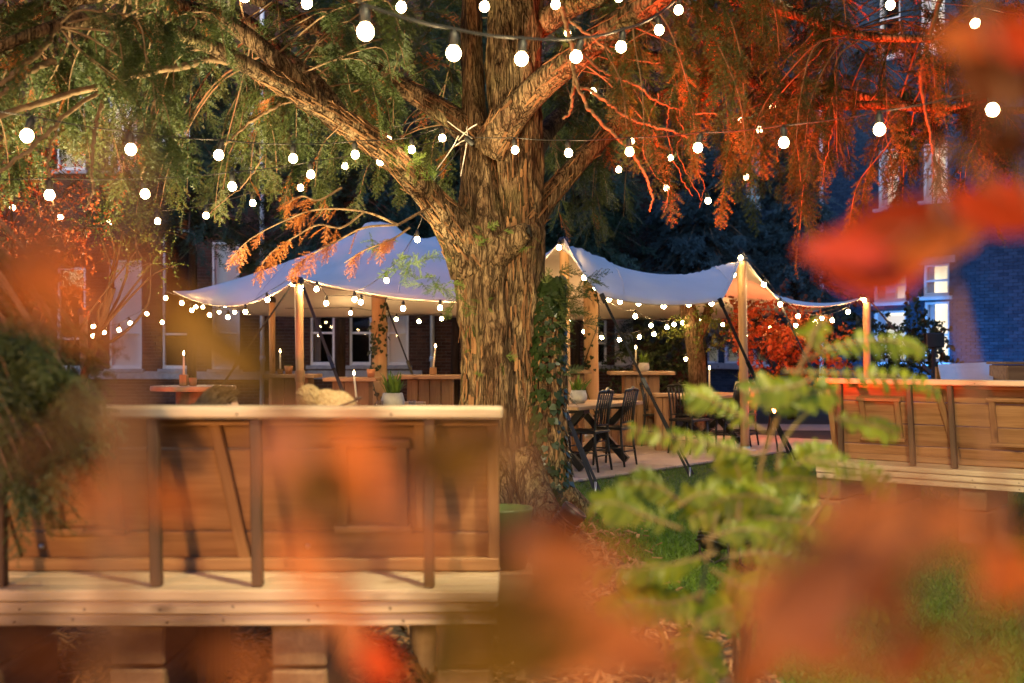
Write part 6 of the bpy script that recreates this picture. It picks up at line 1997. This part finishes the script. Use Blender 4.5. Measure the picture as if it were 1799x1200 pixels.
frond_plant('bushy plant with feathered green leaves on the edge of the mulch', tuple(P(1200, 0, 2.55))[:2] + (0,),
    [[(1220, 1180, 3.0), (1230, 1050, 3.0), (1260, 900, 3.0)], [(1180, 1200, 2.9), (1150, 1080, 2.9), (1120, 980, 2.9)], [(1240, 1180, 3.1), (1330, 1000, 3.1), (1390, 880, 3.1)]],
    [fr([(1200, 930), (1130, 905), (1085, 885), (1040, 882)], 2.9, l=.055, n=7),
     fr([(1260, 880), (1330, 850), (1400, 840), (1470, 850)], 3.1, l=.05, n=8),
     fr([(1250, 930), (1180, 870), (1140, 850), (1090, 850)], 3.1, l=.05, n=7),
     fr([(1270, 920), (1340, 910), (1420, 920), (1490, 950)], 3.0, l=.055, n=8),
     fr([(1260, 970), (1190, 990), (1110, 1000), (1030, 1005)], 2.8, l=.06, n=8, up=(0, -.2, 1)),
     fr([(1270, 980), (1340, 970), (1400, 985), (1450, 1010)], 2.9, l=.055, n=7),
     fr([(1240, 1040), (1180, 1060), (1120, 1055), (1070, 1080)], 2.8, l=.06, n=7),
     fr([(1230, 1090), (1215, 1130), (1230, 1160), (1262, 1190)], 2.7, l=.06, n=6),
     fr([(1290, 900), (1300, 850), (1290, 810), (1270, 780)], 3.2, l=.05, n=7),
     fr([(1250, 1000), (1300, 1030), (1360, 1040), (1410, 1070)], 2.8, l=.055, n=7),
     fr([(1330, 880), (1380, 830), (1430, 800), (1470, 790)], 3.2, l=.045, n=7)], 82)

gq = np.random.default_rng(5)
more = []
for _ in range(12):
    x0, y0 = gq.uniform(1180, 1420), gq.uniform(880, 1100)
    a = gq.uniform(-.5, .7) + (math.pi if gq.uniform() < .5 else 0); ln = gq.uniform(130, 230)
    dx, dy = math.cos(a) * ln, -abs(math.sin(a)) * ln * .4
    more.append(fr([(x0, y0), (x0 + dx * .33, y0 + dy * .6), (x0 + dx * .66, y0 + dy * .7 + 8), (x0 + dx, y0 + dy * .4 + 34)], gq.uniform(2.8, 3.4), l=gq.uniform(.045, .058), n=8))
frond_plant('feather leaved plant filling the middle of the green clump by the lawn', tuple(P(1290, 0, 2.6))[:2] + (0,),
    [[(1290, 1180, 3.0), (1280, 1050, 3.0), (1300, 880, 3.0)], [(1300, 1180, 3.1), (1350, 1020, 3.1), (1380, 900, 3.1)]], more, 83)

# ------------------------------------------------------------------ blurred leafy branches right before the camera
LEAFM = {}
def big_leaf(kind, i):
    if (kind, i) not in LEAFM:
        LEAFM[(kind, i)] = leaflet_mesh('leaf', M[kind], 1.0, (.55, .68, .42)[i], (.08, .22, .15)[i], (.15, .3, .22)[i])
    return LEAFM[(kind, i)]
def leafy_branch(label, base, leaves, seed, dk=.74, sk=.78):
    """leaves: (px, py, depth, length px, angle deg, kind, squash)"""
    root = thing('leafy_branch', label, 'branch', base, 0, 'branches close to the camera')
    g = np.random.default_rng(seed)
    off = np.array(base)
    leaves = [(l[0], l[1], l[2] * dk, *l[3:]) for l in leaves]
    cs = [np.array(P(l[0], l[1], l[2])) for l in leaves]
    order = np.argsort([c[2] for c in cs])
    trunk = [off]
    # one stem through the leaves' middle, a stalk from it to each leaf
    mean = np.mean(cs, axis=0)
    stem = spline([off, off * .5 + mean * .5 + np.array([0, .03, 0]), mean, cs[order[-1]]], 40)
    b = MB(); b.tube(stem, np.linspace(.006, .0015, 40), 6); b.build('twig', M['twig'], root, True, world=True)
    for (px, py, d, ln, ang, kind, tilt), c in zip(leaves, cs):
        L = ln / F * d * 1.12 * sk
        a = math.radians(ang)
        x = np.array([math.cos(a), g.normal(0, .25), math.sin(a)]); x /= np.linalg.norm(x)
        vw = np.array([0, -1.0, 0])
        y0 = np.cross(vw, x); y0 /= np.linalg.norm(y0); z0 = np.cross(x, y0)
        t = math.radians(tilt)
        y = y0 * math.cos(t) + z0 * math.sin(t); z = np.cross(x, y)
        o = link('leaf', big_leaf(kind, int(g.integers(0, 3))), root)
        o.location = tuple(c - x * L / 2 - off); o.scale = (L,) * 3
        o.rotation_euler = Matrix(np.column_stack([x, y, z]).tolist()).to_euler()
        s = stem[int(np.argmin(np.linalg.norm(stem - (c - x * L / 2), axis=1)))]
        k = MB(); k.tube(spline([s, (s + c - x * L / 2) / 2 + np.array([0, 0, .01]), c - x * L / 2], 8), .0010, 5); k.build('stalk', M['twig'], root, True, world=True)
    return root
OR, RD, TN, OL_, BR, GR = 'orange_leaf', 'red_leaf', 'tan_leaf', 'olive_leaf', 'brown_leaf', 'green_leaf'
leafy_branch('branch of red orange leaves hanging close before the lit windows', (.62, .62, 0),
    [(1570, 430, .60, 240, 14, RD, 25), (1490, 440, .58, 150, 176, RD, 15), (1640, 425, .55, 120, 20, OR, 35), (1745, 375, .60, 150, -25, RD, 25), (1700, 405, .62, 130, 45, OR, 30), (1780, 350, .62, 110, -35, RD, 20)], 91, 1.35, 1.0)
leafy_branch('branch of orange and brown leaves at the upper corner of the view', (.80, .75, 0),
    [(1730, 58, .62, 170, 0, OR, 40), (1790, 70, .60, 140, -10, RD, 30), (1750, 145, .60, 150, -35, BR, 50), (1775, 250, .58, 130, -5, BR, 45)], 92, 1.1, .95)
leafy_branch('spray of blurred tan leaves low over the lawn', (.34, .60, 0),
    [(1440, 1040, .55, 320, 20, TN, 15), (1380, 1090, .58, 230, -62, TN, 25), (1530, 985, 1.5, 135, 36, OR, 10), (1580, 925, .62, 280, -12, TN, 35), (1500, 915, .64, 130, 10, RD, 45),
     (1770, 1000, .66, 170, -60, OR, 30), (1770, 1030, .66, 130, 30, OR, 30), (1760, 900, .62, 150, 15, TN, 35), (1335, 1155, .95, 160, 62, OR, 25), (1640, 1150, .55, 280, 15, OR, 35), (1760, 1160, .56, 220, 25, OR, 30), (1480, 1160, .55, 260, -10, TN, 40), (1560, 1060, .58, 170, -70, BR, 50), (1700, 920, .60, 130, -30, TN, 40)], 93, .74, .92)
leafy_branch('spray of broad blurred olive leaves at the bottom edge of the view', (.0, .55, 0),
    [(860, 1060, .50, 330, -12, OL_, 35), (1060, 1100, .52, 330, -28, TN, 30), (900, 1150, .50, 330, 8, OL_, 40), (1010, 980, .58, 230, -12, TN, 40), (930, 940, .70, 190, 5, BR, 40), (1000, 930, .72, 120, -60, RD, 45), (790, 800, .62, 220, 15, OL_, 35), (850, 780, .60, 200, 5, OL_, 45), (1020, 1170, .52, 260, 10, TN, 30), (1130, 1175, .58, 180, -35, TN, 30), (780, 1150, .95, 120, 80, GR, 40)], 94, .74, .9)
leafy_branch('branch of bright orange leaves before the middle of the nearer booth', (-.12, .55, 0),
    [(630, 820, .58, 200, -75, OR, 35), (650, 770, .60, 150, 30, OR, 40), (490, 790, .56, 160, 70, TN, 30), (550, 850, .58, 230, -55, OL_, 35), (560, 930, .60, 170, -40, BR, 45), (570, 1040, .56, 260, -60, TN, 30), (540, 1000, .58, 200, -70, OR, 45), (650, 1150, .85, 170, -50, RD, 20), (610, 1110, .78, 150, -70, OR, 25), (700, 880, .56, 190, 75, TN, 40), (760, 950, .60, 160, -20, TN, 45), (660, 1000, .54, 150, 45, TN, 50)], 95)
leafy_branch('long blurred olive leaf and rusty leaves before the tent corner', (-.34, .55, 0),
    [(390, 610, .60, 330, -35, OL_, 20), (330, 560, .62, 180, -42, OL_, 30), (480, 680, .60, 180, -32, OL_, 35), (265, 500, .50, 170, -65, TN, 45), (70, 490, .48, 230, 20, OR, 40), (150, 560, .48, 230, -25, TN, 50), (40, 450, .50, 180, 60, OR, 50), (190, 620, .50, 190, -50, BR, 55), (170, 470, .46, 180, -20, OR, 50)], 96)
leafy_branch('branch of blurred orange leaves before the shadowed end of the nearer booth', (-.42, .62, 0),
    [(190, 865, .58, 190, 10, OR, 40), (305, 878, .68, 120, -15, OR, 35), (200, 920, .62, 120, -80, RD, 40), (60, 800, .52, 170, 30, BR, 55), (100, 1150, .50, 330, 0, BR, 45), (290, 1120, .50, 300, 10, BR, 45), (420, 1160, .52, 220, -15, TN, 50), (40, 1080, .52, 220, 40, BR, 55)], 97)
